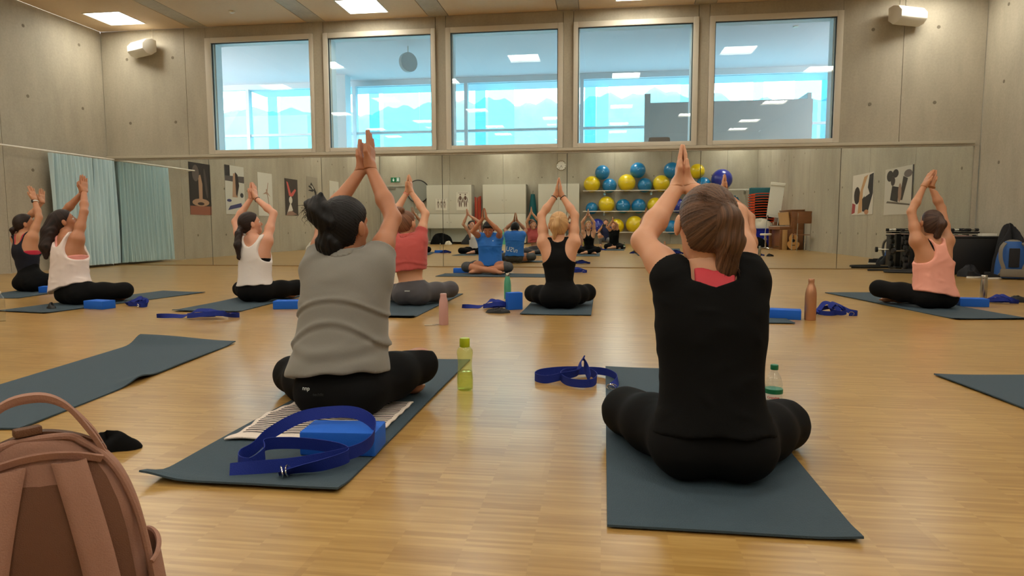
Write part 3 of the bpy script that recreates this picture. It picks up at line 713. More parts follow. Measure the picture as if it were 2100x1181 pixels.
    if st.get('drape'):
        w0, w1 = st['drape']      # half widths at armpit and hem
        dr = cone(Cst-ax*.0, P0+ax*(hem-.03), 1, 1)
        A = Cst+ax*.04; Bp = P0+ax*(hem-.06); Lb = np.linalg.norm(Bp-A); dd = nrm(Bp-A)
        def fd(p):
            q = p-V(A); h = np.clip(q@V(dd)/Lb, -.02, 1.2); over = np.clip(-(q@V(dd))/.16, 0, .97); dome = np.sqrt(1-over**2); wdt = (w0+(w1-w0)*h)*dome; dpt = (.105+(st.get('dep', .135)-.105)*h)*dome
            x = (q@V(r))/wdt; y = ((q-(q@V(dd))[:, None]*V(dd))@V(fr[1])+.012*h)/dpt
            rr = (np.abs(x)**2.4+np.abs(y)**2.4)**(1/2.4)
            return np.maximum((rr-1)*np.minimum(wdt, dpt), -(q@V(dd))-.15)
        base.append((fd, .05))
    slv = st.get('sleeve', 0)
    if slv:
        for s in 'LR':
            sh, el = J['sh'+s], J['el'+s]
            base.append(cone(sh-(el-sh)*.05, sh+(el-sh)*(slv+.12), .047, .044+st.get('flare', .004), .035))
    else:
        for s in 'LR': base.append(cone(J['sh'+s], J['sh'+s]+(J['el'+s]-J['sh'+s])*.10, .051, .047, .04))
    bu = union(base); amp = st.get('wr', .003)
    def ft(p):
        d = bu(p)-off; x, y, z = spine(p)
        if amp: d = d+wrinkle(p, amp, st.get('wsc', 1.0), st.get('seed', 0))
        if st.get('folds'):
            for (z0, cv, am, wd) in st['folds']:
                d = d-am*np.exp(-((z-z0-cv*x*x)/wd)**2)+am*.6*np.exp(-((z-z0-cv*x*x+wd*1.7)/wd)**2)
        d = smax(d, hem+st.get('tilt', 0)*x+.004*np.sin(x*40+y*30)-z, .006)
        nz = Lt+st.get('nz', -.015)
        if st.get('v'): nz = nz-st['v']*np.clip(1-np.abs(x)/.09, 0, 1)*np.where(y < 0, 1., 0.)
        if st['kind'] == 'tee':
            q = p-V(N); ra = np.linalg.norm(q-(q@V(nd))[:, None]*V(nd), axis=1); tt = q@V(nd)
            d = smax(d, np.minimum(st.get('nr', .064)-ra, tt+.05), .008)                       # neck opening
            if st.get('v'): d = smax(d, -np.maximum(np.abs(x)-.055*np.clip((z-(Lt-st['v']-.03))/st['v'], 0, 1.2), np.maximum(y, (Lt-st['v']-.03)-z)), .006)
            if slv:
                for s in 'LR':
                    sh, el = J['sh'+s], J['el'+s]; n = nrm(el-sh); c = sh+(el-sh)*slv; q = p-V(c); ra = np.linalg.norm(q-(q@V(n))[:, None]*V(n), axis=1)
                    d = np.where(ra < .11, smax(d, q@V(n), .004), d)
        else:
            # sleeveless: two arm holes and a neckline
            hz, hx, hr_, = st.get('arm', (.47, .165, .085))
            for s in 'LR':
                sh = J['sh'+s]; sx = float(np.dot(sh-P0, r)); 
                e = np.sqrt(((x-sg[s]*hx)/hr_)**2+((z-hz)/st.get('armh', .13))**2)-1
                e = np.where((x*sg[s] > hx) & (z > hz-.06), -1, e); e = np.where((x*sg[s] > hx-.45*hr_) & (z > hz), -1, e)
                d = smax(d, -e*hr_, .006)
            nw, nb_, nf = st.get('neckl', (.07, .06, .10))    # half width, drop at back, drop at front
            drop = np.where(y > 0, nf, nb_)
            e = np.sqrt((x/nw)**2+((z-Lt-.02)/(drop+.02))**2)-1
            d = smax(d, -e*nw, .006); d = smax(d, z-Lt-.03, .01)
            q = p-V(N); tt = q@V(nd); ra = np.linalg.norm(q-tt[:, None]*V(nd), axis=1); d = smax(d, np.minimum(.06-ra, tt+.03), .006)
        return floor0(d, p)
    pts = [P0, N, shL, shR, P0-r*.14, P0+r*.14, P0+f*.1, P0-f*.1]
    if slv: pts += [shL+(J['elL']-shL)*slv, shR+(J['elR']-shR)*slv]
    cloth('top', ft, st['m'], pts, .12, st.get('h', hb), st.get('label'))
    if st['kind'] == 'tee' and not st.get('v'):
        def fcol(p):
            q = p-V(N); tt = q@V(nd); ra = np.linalg.norm(q-tt[:, None]*V(nd), axis=1)
            return np.maximum(np.maximum(np.abs(bu(p)-off-.001)-.0045, np.abs(ra-st.get('nr', .064)-.004)-.0085), -(tt+.055))
        cloth('collar', fcol, st['m'], [N-ax*.04, N+ax*.05], .10, min(hb, .0055))
    if st.get('bra'):
        def fbra(p):
            d = union(torso)(p)-(off-.004); x, y, z = spine(p)
            band = np.abs(z-(Lt-.235))-.028
            strap = 1.0+0*x if st.get('nostrap') else np.maximum(np.abs(np.abs(x)-(.035+.25*np.maximum(z-(Lt-.12), 0)))-.011, np.maximum(z-Lt-.03, (Lt-.26)-z))
            e = smin(band, strap, .01)
            return smax(d, e, .004)
        cloth('bra', fbra, st['bra'], pts[:4], .13, min(hb, .008))
    # ---------------- hair
    hs = style['hair']; T = hp(*hs.get('tie', (0, -.09, .03)))
    fi = .0
    vol = hs.get('vol', .012)
    cap = union([ell(hp(0, -.010, .034), (.074+vol, .096+vol, .085+vol), hfr, .03), ell(hp(0, -.045, -.015), (.062+vol, .056+vol, .072+vol), hfr, .04)])
    tail = [cone(hp(*A), hp(*B), ra, rb, .02) for A, B, ra, rb in hs.get('tail', [])]
    tail += [ell(hp(*c), rr, hfr, .02) for c, rr in hs.get('lumps', [])]
    tw = [cone(V(A)-V(loc), V(B)-V(loc), ra, rb, .02) for A, B, ra, rb in hs.get('wtail', [])]
    tu2 = union(tail+tw) if tail+tw else None
    Tv = nrm(T-H); b1 = nrm(np.cross(Tv, hu+.01*hr)); b2 = np.cross(Tv, b1)
    lim0 = hs.get('lim', -.012); nape = hs.get('nape', -.085)
    def strand(p):
        q = p-V(T); return np.arctan2(q@V(b1), q@V(b2))
    def fhair(p):
        q = p-V(H); y = q@V(hf); z = q@V(hu)
        d = cap(p)
        cut = y-np.maximum(lim0-.03, np.minimum(lim0+1.0*z, .2)); cut = cut/1.3
        d = smax(d, cut, .008); d = smax(d, nape-z, .012)
        if hb < .008: d = d-.0011*np.sin(strand(p)*58)-.0008*np.sin(strand(p)*131+2)
        if tu2 is not None:
            e = tu2(p)
            e = e-.0018*np.sin((p@V(hr))*260+4*np.sin((p@V(hu))*22))-hs.get('mess', .0)*np.sin((p@V(hr))*70+(p@V(hu))*55)*np.sin((p@V(hf))*60+(p@V(hu))*40)
            d = smin(d, e, .012)
        return d
    hpts = [hp(.09, 0, 0), hp(-.09, 0, 0), hp(0, .1, 0), hp(0, -.12, 0), hp(0, 0, .13), hp(0, 0, -.09)]+[hp(*A) for t in hs.get('tail', []) for A in t[:2]]+[hp(*c) for c, rr in hs.get('lumps', [])]+[np.array(A)-loc for t in hs.get('wtail', []) for A in t[:2]]
    l, h_ = bounds(hpts, .055); v, fc = nets(fhair, l, h_, .0042 if hb < .008 else .0062)
    q = v-V(H); qt = v-V(T)
    az = np.arctan2(qt@V(b1), qt@V(b2)); rad = np.linalg.norm(qt, axis=1)
    att = np.stack([az/6.28, rad, 0*az], 1)
    if tu2 is not None:
        it = tu2(v) < cap(v)-.002; att[it, 0] = (q@V(hr))[it]*2.2+.15*(q@V(hf))[it]; att[it, 1] = (q@V(hu))[it]*1.0
    ho = link('hair', npmesh('hair', v, fc, M[hs['m']], attr=att), root)
    if hs.get('wisps'):
        wb_ = MB(); rnd = random.Random(3)
        for (A, B, n, spread, w) in hs['wisps']:
            for k in range(n):
                A2 = hp(*(A[i]+rnd.uniform(-1, 1)*spread*.5 for i in range(3))); B2 = hp(*(B[i]+rnd.uniform(-1, 1)*spread for i in range(3)))
                mid = (A2+B2)/2+(hr*rnd.uniform(-1, 1)-hf*rnd.uniform(-.2, 1))*spread*.6
                cv = crom([tuple(A2), tuple(mid), tuple(B2)], 4)
                wb_.tube(cv, [w*(1-.8*i/(len(cv)-1)) for i in range(len(cv))], 4)
        me = wb_.mesh('loose_strands', M[hs['m']])
        n_ = len(me.vertices); co = np.zeros(n_*3, np.float32); me.vertices.foreach_get('co', co); co = co.reshape(-1, 3); qq = co-V(H)
        at = me.attributes.new('strand', 'FLOAT_VECTOR', 'POINT'); at.data.foreach_set('vector', np.stack([(qq@V(hr))*2.2, qq@V(hu), 0*co[:, 0]], 1).astype(np.float32).ravel())
        o = link('loose_strands', me, root); o['kind'] = 'stuff'
    if hs.get('band'):
        A, ra = hs['band']; c = hp(*A); nb = nrm(hr*hs.get('bn', (0, -1, .3))[0]+hf*hs.get('bn', (0, -1, .3))[1]+hu*hs.get('bn', (0, -1, .3))[2]); e1 = nrm(np.cross(nb, hu+.2*hr)); e2 = np.cross(nb, e1)
        MB().tube([tuple(c+(e1*math.cos(t)+e2*math.sin(t))*ra) for t in np.linspace(0, 2*PI, 16, endpoint=False)], .006, 7, close=True).build('hair_tie', M['scrunch'], root)
    for br in style.get('bands', []):      # (name, side, material, label, radius, width)
        nm_, s, m, lb = br[:4]; wr = J['wr'+s]; el = J['el'+s]; n = nrm(wr-el); c = wr-n*.03; e1 = nrm(np.cross(n, f+.1*r)); e2 = np.cross(n, e1); rr = .0285*style.get('arm', 1)
        MB().tube([tuple(c+(e1*math.cos(t)+e2*math.sin(t))*rr) for t in np.linspace(0, 2*PI, 20, endpoint=False)], br[4], 8, close=True, flat=2.2 if nm_ == 'watch_strap' else 1).build(nm_, M[m], root, label=lb)
        if nm_ == 'watch_strap':
            fr_ = Matrix([list(e1), list(e2), list(n)]).transposed(); o = f*-1; o = nrm(o-n*np.dot(o, n))
            MB().box(tuple(c+o*.031), (.012, .028, .032), rot=Matrix([list(o), list(nrm(np.cross(n, o))), list(n)]).transposed()).build('watch_face', M['black'], root, bev=.003)
    return root, dict(H=H, hp=hp, hr=hr, hf=hf, hu=hu, J=J, f=f, r=r, P0=P0, ax=ax, N=N, Lt=Lt, Cst=Cst, fr=fr, torso=torso)
# ------------------------------------------------------------------ the class
def J(pel, neck, head, shL, shR, elL, elR, wrL, wrR, tL, tR, kL, kR, **k):
    d = dict(pelvis=pel, neck=neck, head=head, shL=shL, shR=shR, elL=elL, elR=elR, wrL=wrL, wrR=wrR, tipL=tL, tipR=tR, knL=kL, knR=kR); d.update(k); return d
def up_tilt(yaw, pitch):
    y, p = R(yaw), R(pitch); return np.array([-math.sin(y)*math.cos(p), math.cos(y)*math.cos(p), math.sin(p)])
PEOPLE = {}
def P(key, *a): PEOPLE[key] = person(*a)

P('black', 'person', 'person in black T-shirt and leggings with brown ponytail, sitting on the nearest mat at right',
  J((.325, 2.01, .115), (.322, 2.09, .605), (.310, 2.13, .748), (.222, 2.09, .583), (.424, 2.09, .583), (.127, 2.235, .700), (.418, 2.25, .785), (.256, 2.42, .889), (.286, 2.42, .889),
    (.267, 2.47, 1.036), (.277, 2.47, 1.033), (.085, 2.36, .092), (.605, 2.30, .080)),
  dict(skin='skinA', h=.0065, hh=.0042, face=0, build=.90, th=1.14, arm=1.03, hf=up_tilt(9, 4), hu=(.10, 0, 1), leg='legging', waist=.2, leg_end=.6,
       top=dict(kind='tee', m='black_tee', hem=.02, off=.010, sleeve=.26, drape=(.126, .142), dep=.135, wr=.0035, seed=3, h=.0065, nz=-.01, v=.020, nr=.070),
       hair=dict(m='h_brown', tie=(.022, -.092, .050), vol=.013, lim=-.026, tail=[((.022, -.098, .052), (.030, -.118, .030), .028, .034), ((.030, -.118, .030), (.042, -.120, -.03), .036, .038), ((.042, -.120, -.03), (.052, -.098, -.12), .038, .032), ((.052, -.098, -.12), (.062, -.080, -.19), .030, .012)],
                 wisps=[((.045, -.118, -.03), (.065, -.088, -.215), 90, .028, .0016), ((.030, -.125, .04), (.045, -.130, -.10), 110, .028, .0014), ((-.05, -.075, .09), (.02, -.105, .055), 60, .03, .0009), ((.055, -.10, -.12), (.11, -.08, -.185), 22, .018, .0011)],
                 nape=-.075)), (.325, 2.06, 0))
P('gray', 'person', 'person in loose grey T-shirt with black tousled bun, sitting on the striped towel',
  J((-1.022, 2.49, .115), (-1.042, 2.60, .600), (-1.062, 2.66, .745), (-1.155, 2.60, .575), (-.920, 2.60, .585), (-1.215, 2.80, .775), (-.905, 2.80, .785), (-1.088, 2.93, 1.005), (-1.050, 2.93, 1.015),
    (-1.112, 2.99, 1.145), (-1.062, 2.98, 1.195), (-1.39, 2.80, .085), (-.805, 2.82, .140)),
  dict(skin='skinC', h=.0065, hh=.0042, face=-4, build=.97, th=1.08, arm=.98, hf=up_tilt(-20, 5), hu=(0, 0, 1), leg='legging', waist=.15, leg_end=.8,
       top=dict(kind='tee', m='grey_tee', hem=.045, off=.014, sleeve=.32, drape=(.142, .190), dep=.160, wr=.0055, wsc=.62, seed=1, h=.0065, flare=.010, nr=.068, nz=-.01, folds=[(.335, -1.6, .006, .009), (.245, -2.4, .006, .012), (.12, 1.8, .004, .02)], tilt=.05),
       hair=dict(m='h_black', tie=(-.045, -.085, .075), vol=.015, lim=.0, nape=-.12, mess=.004,
                 lumps=[((-.030, -.115, .070), (.058, .042, .052)), ((-.066, -.100, .098), (.040, .034, .028)), ((.0, -.118, .035), (.048, .034, .040)), ((-.01, -.100, -.055), (.058, .045, .062))],
                 tail=[((-.03, -.10, .115), (-.098, -.10, .108), .022, .012), ((-.05, -.10, .12), (-.02, -.105, .145), .018, .008)],
                 wisps=[((-.07, -.10, .10), (-.10, -.11, .075), 60, .035, .0012), ((-.02, -.10, -.05), (-.03, -.085, -.135), 50, .035, .0012), ((-.04, -.12, .08), (-.07, -.13, .06), 40, .045, .0011)])), (-1.045, 2.56, 0))
P('blonde', 'person', 'person with blond ponytail, black racerback tank and black leggings, seen from behind in the middle',
  J((-.39, 6.03, .115), (-.41, 6.07, .62), (-.41, 6.12, .755), (-.54, 6.07, .60), (-.275, 6.07, .60), (-.575, 6.16, .845), (-.265, 6.16, .845), (-.445, 6.24, 1.035), (-.395, 6.24, 1.035),
    (-.424, 6.27, 1.20), (-.414, 6.27, 1.20), (-.665, 6.28, .11), (-.15, 6.28, .125)),
  dict(skin='skinA', h=.0085, hh=.0062, face=0, build=.93, hf=up_tilt(0, 6), leg='legging', waist=.2, leg_end=.85,
       top=dict(kind='tank', m='black_top', hem=.02, off=.008, wr=.001, arm=(.430, .155, .092), armh=.125, neckl=(.055, .02, .13), h=.0085),
       hair=dict(m='h_blonde', tie=(0, -.10, .06), vol=.012, lim=0, tail=[((0, -.105, .06), (-.02, -.125, .01), .030, .034), ((-.02, -.125, .01), (-.035, -.115, -.10), .034, .016)], nape=-.08),
       bands=[('bracelet', 'L', 'black', None, .004), ('bracelet', 'R', 'black', None, .004)]), (-.39, 6.03, 0))
P('salmon', 'person', 'person with auburn bun, cropped salmon-red T-shirt and charcoal leggings, bare lower back',
  J((-1.80, 6.12, .115), (-1.865, 6.16, .635), (-1.875, 6.21, .775), (-2.00, 6.16, .61), (-1.735, 6.16, .62), (-2.035, 6.30, .85), (-1.71, 6.30, .87), (-1.920, 6.41, 1.09), (-1.885, 6.41, 1.09),
    (-1.91, 6.44, 1.26), (-1.90, 6.44, 1.26), (-2.13, 6.42, .11), (-1.50, 6.42, .13)),
  dict(skin='skinA', h=.0085, hh=.0062, face=-5, build=.95, hf=up_tilt(-22, 6), leg='grey_leg', waist=.115, leg_end=.85,
       top=dict(kind='tee', m='salmon', hem=.215, off=.012, sleeve=.42, drape=(.155, .165), dep=.13, wr=.004, seed=5, h=.0085, nz=-.01, folds=[(.30, -1.5, .004, .012)]),
       hair=dict(m='h_auburn', tie=(-.02, -.075, .105), vol=.010, lim=0, lumps=[((-.02, -.070, .126), (.052, .040, .040)), ((-.048, -.060, .146), (.032, .028, .022)), ((.015, -.075, .140), (.030, .028, .024))], nape=-.075),
       bands=[('bracelet', 'L', 'rose_bra', None, .004)]), (-1.80, 6.12, 0))
P('white_mid', 'person', 'person with brown ponytail and white tank top, left of the grey T-shirt',
  J((-3.43, 6.22, .115), (-3.46, 6.26, .635), (-3.53, 6.32, .775), (-3.60, 6.26, .60), (-3.335, 6.26, .61), (-3.74, 6.40, .80), (-3.33, 6.42, .885), (-3.610, 6.50, 1.045), (-3.565, 6.50, 1.045),
    (-3.625, 6.55, 1.21), (-3.605, 6.55, 1.21), (-3.78, 6.52, .10), (-3.16, 6.54, .12)),
  dict(skin='skinD', h=.0085, hh=.0062, face=-6, build=.93, hf=up_tilt(-42, 14), leg='legging', waist=.16, leg_end=.7,
       top=dict(kind='tank', m='white_mesh', hem=.05, off=.011, drape=(.135, .150), dep=.125, wr=.0025, arm=(.405, .165, .070), armh=.13, neckl=(.085, .09, .13), h=.0085, bra='black_top', nostrap=1),
       hair=dict(m='h_dark', tie=(0, -.095, .0), vol=.011, lim=0, wtail=[((-3.59, 6.24, .755), (-3.575, 6.17, .68), .022, .032), ((-3.575, 6.17, .68), (-3.56, 6.115, .57), .034, .033), ((-3.56, 6.115, .57), (-3.545, 6.10, .45), .033, .014), ((-3.545, 6.10, .45), (-3.535, 6.10, .42), .014, .004)], nape=-.075),
       bands=[('bracelet', 'R', 'black', None, .003)]), (-3.43, 6.22, 0))
P('white_left', 'person', 'person with long loose dark hair and white tank top before the turquoise curtain',
  J((-5.09, 5.82, .115), (-5.20, 5.86, .655), (-5.285, 5.95, .80), (-5.33, 5.90, .62), (-5.065, 5.84, .635), (-5.40, 6.06, .88), (-5.055, 5.94, .90), (-5.215, 6.13, 1.10), (-5.175, 6.10, 1.11),
    (-5.235, 6.17, 1.28), (-5.21, 6.15, 1.29), (-5.36, 6.22, .10), (-4.79, 6.10, .115)),
  dict(skin='skinC', h=.0085, hh=.0062, face=-14, build=.97, hf=up_tilt(-46, 22), leg='legging', waist=.17, leg_end=.85,
       top=dict(kind='tank', m='white_top', hem=.06, off=.013, drape=(.15, .18), dep=.15, wr=.004, seed=4, arm=(.435, .165, .080), armh=.14, neckl=(.085, .10, .13), h=.0085, bra='rose_bra', tilt=.1),
       hair=dict(m='h_dark', tie=(0, -.02, .12), vol=.014, lim=.01, wtail=[((-5.33, 5.90, .82), (-5.355, 5.84, .70), .076, .074), ((-5.355, 5.84, .70), (-5.345, 5.775, .56), .072, .058), ((-5.345, 5.775, .56), (-5.325, 5.745, .46), .056, .020)], nape=-.16)), (-5.09, 5.82, 0))
P('navy', 'person', 'person with short dark ponytail, dark navy tank and white wrist watch at the far left',
  J((-6.64, 6.93, .115), (-6.75, 6.98, .655), (-6.79, 7.06, .785), (-6.87, 7.02, .62), (-6.62, 6.96, .63), (-6.90, 7.20, .84), (-6.60, 7.06, .87), (-6.735, 7.26, 1.05), (-6.70, 7.12, 1.08),
    (-6.76, 7.30, 1.22), (-6.765, 7.14, 1.25), (-6.93, 7.32, .10), (-6.40, 7.26, .115)),
  dict(skin='skinB', h=.0085, hh=.0062, face=-10, build=.97, hf=up_tilt(-40, 12), leg='legging', waist=.2, leg_end=.85,
       top=dict(kind='tank', m='navy_top', hem=.03, off=.008, wr=.001, arm=(.43, .16, .080), armh=.14, neckl=(.085, .11, .13), h=.0085, bra='red_bra'),
       hair=dict(m='h_dark', tie=(0, -.095, -.01), vol=.010, lim=0, tail=[((0, -.095, -.01), (0, -.135, -.04), .018, .028), ((0, -.135, -.04), (0, -.15, -.09), .028, .010)], nape=-.075),
       bands=[('watch_strap', 'R', 'white', 'white wrist watch', .006)]), (-6.64, 6.93, 0))
P('pink', 'person', 'person in pale pink racerback top and black leggings, rightmost in the photo',
  J((2.955, 6.44, .115), (2.93, 6.46, .60), (2.925, 6.51, .765), (2.79, 6.44, .61), (3.06, 6.50, .61), (2.765, 6.53, .87), (3.05, 6.60, .90), (2.905, 6.63, 1.105), (2.965, 6.63, 1.105),
    (2.985, 6.67, 1.26), (3.01, 6.67, 1.255), (2.60, 6.74, .150), (3.17, 6.83, .10)),
  dict(skin='skinB', h=.0085, hh=.0062, face=12, build=.93, hf=up_tilt(10, 24), leg='legging', waist=.15, leg_end=.85,
       top=dict(kind='tank', m='pink_top', hem=.015, off=.011, drape=(.135, .155), dep=.14, wr=.004, seed=2, arm=(.425, .150, .098), armh=.125, neckl=(.05, .03, .13), h=.0085, bra='black_top', tilt=-.25),
       hair=dict(m='h_mid', tie=(.01, -.09, .09), vol=.010, lim=0, tail=[((.01, -.095, .09), (.01, -.135, .05), .022, .034), ((.01, -.135, .05), (.0, -.135, -.06), .034, .026), ((.0, -.135, -.06), (-.005, -.115, -.11), .026, .008)], nape=-.075)), (2.955, 6.44, 0))
P('hidden', 'person', 'person with brown hair mostly hidden behind the nearest person in black T-shirt',
  J((1.12, 6.05, .115), (1.13, 6.09, .62), (1.15, 6.15, .76), (1.00, 6.09, .60), (1.27, 6.09, .60), (.96, 6.18, .84), (1.295, 6.20, .82), (1.055, 6.28, 1.045), (1.085, 6.28, 1.045),
    (1.07, 6.31, 1.215), (1.08, 6.31, 1.215), (.85, 6.32, .12), (1.40, 6.32, .11)),
  dict(skin='skinB', h=.0095, hh=.0065, face=0, hf=up_tilt(8, 4), leg='olive_leg', waist=.16, leg_end=.85,
       top=dict(kind='tank', m='black_top', hem=.05, off=.008, wr=.001, arm=(.43, .16, .08), armh=.14, neckl=(.08, .08, .13), h=.0095),
       hair=dict(m='h_auburn', tie=(.01, -.09, .05), vol=.012, lim=0, tail=[((.02, -.10, .05), (.05, -.12, -.02), .028, .032), ((.05, -.12, -.02), (.06, -.11, -.13), .03, .012)], nape=-.08)), (1.12, 6.05, 0))
P('inst', 'person', 'instructor in bright blue T-shirt and glasses facing the class with bowed head',
  J((-1.80, 10.52, .115), (-1.80, 10.48, .60), (-1.805, 10.40, .70), (-1.655, 10.47, .57), (-1.945, 10.47, .57), (-1.60, 10.27, .66), (-2.035, 10.27, .67), (-1.795, 10.17, .86), (-1.855, 10.17, .86),
    (-1.82, 10.13, 1.03), (-1.84, 10.13, 1.03), (-1.47, 10.22, .115), (-2.13, 10.22, .115), anL=(-1.93, 10.17, .06), anR=(-1.66, 10.10, .06)),
  dict(skin='skinC', h=.0085, hh=.0052, face=180, build=.98, hf=(0, -.86, -.5), hu=(0, -.5, .86), leg='pattern_leg', waist=.16, leg_end=.12, thumb=np.array([0, 1, .1]),
       top=dict(kind='tee', m='bluetee', hem=.02, off=.013, sleeve=.32, drape=(.165, .170), dep=.14, wr=.004, seed=6, h=.0085, nz=-.01, folds=[(.34, -.5, .004, .01)]),
       hair=dict(m='h_black', tie=(0, -.02, .10), vol=.015, lim=.005, nape=-.07, lumps=[((.0, .062, .085), (.055, .03, .025))])), (-1.80, 10.52, 0))
P('phot', 'person', 'photographer in navy shirt crouching with a phone, seen only in the mirror',
  J((.06, -.62, .24), (.05, -.47, .72), (.06, -.40, .87), (-.09, -.46, .69), (.19, -.46, .69), (-.20, -.30, .54), (.27, -.30, .54), (-.085, -.13, .70), (.085, -.13, .70),
    (-.055, -.035, .80), (.055, -.035, .80), (-.16, -.30, .42), (.22, -.26, .24), anL=(-.12, -.48, .075), anR=(.17, -.62, .075)),
  dict(skin='skinA', h=.0095, hh=.0065, face=0, leg='grey_jean', waist=.16, leg_end=.9, footdir=(0, 1, -.05), thumb=np.array([0, -1, .3]),
       top=dict(kind='tee', m='navy_shirt', hem=.02, off=.012, sleeve=.85, drape=(.15, .16), dep=.13, wr=.003, h=.0095),
       hair=dict(m='h_mid', tie=(0, -.09, .03), vol=.011, lim=.0, nape=-.08)), (.06, -.62, 0))
t = thing('phone', 'phone held up by the photographer, seen only in the mirror', 'phone', (0, -.034, .768))
MB().box((0, 0, 0), (.145, .008, .072)).build('case', M['black'], t, bev=.003); MB().cyl((-.055, .004, .02), (-.055, .0055, .02), .006, n=12).build('lens', M['steel'], t)

# extra pieces worn
def extras():
    rt, I = PEOPLE['black']
    hp = I['hp']; P0, r, N, Lt, fr, ax = I['P0'], I['r'], I['N'], I['Lt'], I['fr'], I['ax']; tor = union(I['torso']); f = I['f']
    def fb(p):           # coral sports top showing in the low neckline
        d = tor(p)-.008; q = p-V(P0); x, y, z = q@V(r), q@V(fr[1]), q@V(ax)
        d = smax(d, np.abs(x)-.058, .004); d = smax(d, z-Lt-.002+.35*np.maximum(.0, .03-np.abs(x))-.01, .004); return smax(d, Lt-.16-z, .004)
    l, h_ = bounds([N, N-ax*.16], .12); v, fc = nets(fb, l, h_, .006); link('bra', npmesh('bra', v, fc, M['pink_bra']), rt, None)['label'] = 'coral sports bra showing at the neckline'
    from mathutils.bvhtree import BVHTree
    def printed(root, target, name, body, size, m, origin, ux, uz, ray, lift=.0015):
        """wrap flat lettering on to a garment: origin, right and up axes, and the direction of projection"""
        tm = [o for o in root.children if o.name.split('.')[0] == target][0].data
        bvh = BVHTree.FromPolygons([v.co[:] for v in tm.vertices], [tuple(p.vertices) for p in tm.polygons])
        c = bpy.data.curves.new(name, 'FONT'); c.body = body; c.size = size; c.align_x = 'CENTER'; c.resolution_u = 3
        ob = bpy.data.objects.new(name, c); COL.objects.link(ob); me = bpy.data.meshes.new_from_object(ob); bpy.data.objects.remove(ob)
        bm = bmesh.new(); bm.from_mesh(me); bmesh.ops.triangulate(bm, faces=bm.faces); bmesh.ops.subdivide_edges(bm, edges=[e for e in bm.edges if e.calc_length() > size*.15], cuts=2); bm.to_mesh(me); bm.free()
        me.materials.clear(); me.materials.append(M[m])
        for v in me.vertices:
            p = Vector(origin)+Vector(ux)*v.co.x+Vector(uz)*v.co.y; h = bvh.ray_cast(p, Vector(ray), 1.0)
            if h[0] is not None: v.co = h[0]-Vector(ray)*lift
            else: v.co = p+Vector(ray)*.05
        me.update(); return link(name, me, root)
    rt, I = PEOPLE['gray']; P0 = Vector(I['P0']); r = Vector(I['r']); f = Vector(I['f'])
    printed(rt, 'leggings', 'logo_mark', 'nnp', .022, 'whiteink', P0-f*.4-r*.085+Vector((0, 0, .016)), r, (0, 0, 1), f)
    printed(rt, 'leggings', 'logo_text', 'techfit', .016, 'gasket', P0-f*.4-r*.035+Vector((0, 0, -.004)), r, (0, 0, 1), f)
    rt, I = PEOPLE['salmon']; P0 = Vector(I['P0']); r = Vector(I['r']); f = Vector(I['f'])
    printed(rt, 'leggings', 'logo_mark', 'aeeon', .022, 'whiteink', P0-f*.4+Vector((0, 0, .03)), r, (0, 0, 1), f)
    rt, I = PEOPLE['inst']; P0 = Vector(I['P0']); r = Vector(I['r']); f = Vector(I['f']); an = R(-10)
    printed(rt, 'top', 'shirt_print', 'n/SU', .13, 'whiteink', P0-f*.5+Vector((-.05, 0, .12)), Vector((math.cos(an)*r.x, 0, -math.sin(an))), Vector((math.sin(an)*r.x, 0, math.cos(an))), f)
    printed(rt, 'top', 'chest_mark', '▲', .02, 'whiteink', P0+f*.5+Vector((.07, 0, .40)), -r, (0, 0, 1), -f)
    # glasses
    hp = I['hp']; g = MB()
    for s in (-1, 1):
        g.tube([tuple(hp(s*.032+.024*math.cos(t), .099, .002+.017*math.sin(t))) for t in np.linspace(0, 2*PI, 16, endpoint=False)], .0018, 6, close=True)
        g.tube([tuple(hp(s*.056, .098, .006)), tuple(hp(s*.077, .06, .008)), tuple(hp(s*.079, -.005, .006))], .0018, 6)
    g.tube([tuple(hp(-.008, .100, .004)), tuple(hp(.008, .100, .004))], .0018, 6)
    g.build('glasses', M['red'], rt, label='thin reddish glasses')
    # red nails of the half hidden person
    rt, I = PEOPLE['hidden']
extras()
# ================================================================== MATS AND SMALL GEAR
def exmat(label, cx, cy, w, l, rot, near=0, far=0, cl=0, cr=0, seed=0, bump=None):
    rnd = random.Random(seed); ph = [rnd.uniform(0, 6) for _ in range(4)]
    def f(u, v):
        x = (u-.5)*w; y = (v-.5)*l
        e = .0022*(1+math.sin(7*v+ph[0]+2*u))*(abs(u-.5)*2)**4
        z = .0072+e+.0012*math.sin(5*u+9*v+ph[1])
        dn = v*l; df = (1-v)*l; dl = u*w; dr_ = (1-u)*w
        z += near*math.exp(-(dn/.05)**2)+far*math.exp(-(df/.09)**2)*(.6+.4*math.cos(3*u))
        if cl: z += cl*math.exp(-((dn/.06)**2+(dl/.07)**2)); x -= .02*math.exp(-((dn/.05)**2+(dl/.05)**2))
        if cr: z += cr*math.exp(-((dn/.06)**2+(dr_/.07)**2))
        if bump: z += bump[2]*math.exp(-(((v-bump[1])/.05)**2+((u-bump[0])/.10)**2))
        return (x, y, z)
    o = MB().sheet(f, 24, 70, .006).build('exercise_mat', M['mat'], None, smooth=50); o.location = (cx, cy, 0); o.rotation_euler = (0, 0, R(rot))
    tag(o, label, 'mat', 'blue-grey exercise mats'); return o
exmat('blue-grey mat under the person in the grey T-shirt, near left corner curled up', -1.03, 2.67, .59, 1.88, 0, near=.010, cl=.020, seed=1)
exmat('blue-grey mat under the nearest person in black, nearest to the bottom of the photo', .315, 2.56, .60, 1.90, 0, near=.004, cr=.004, seed=2)
exmat('empty blue-grey mat at the left behind the pink backpack, far end curled up', -2.555, 3.02, .62, 1.84, 6.5, far=.050, seed=3, bump=(1, .42, .022))
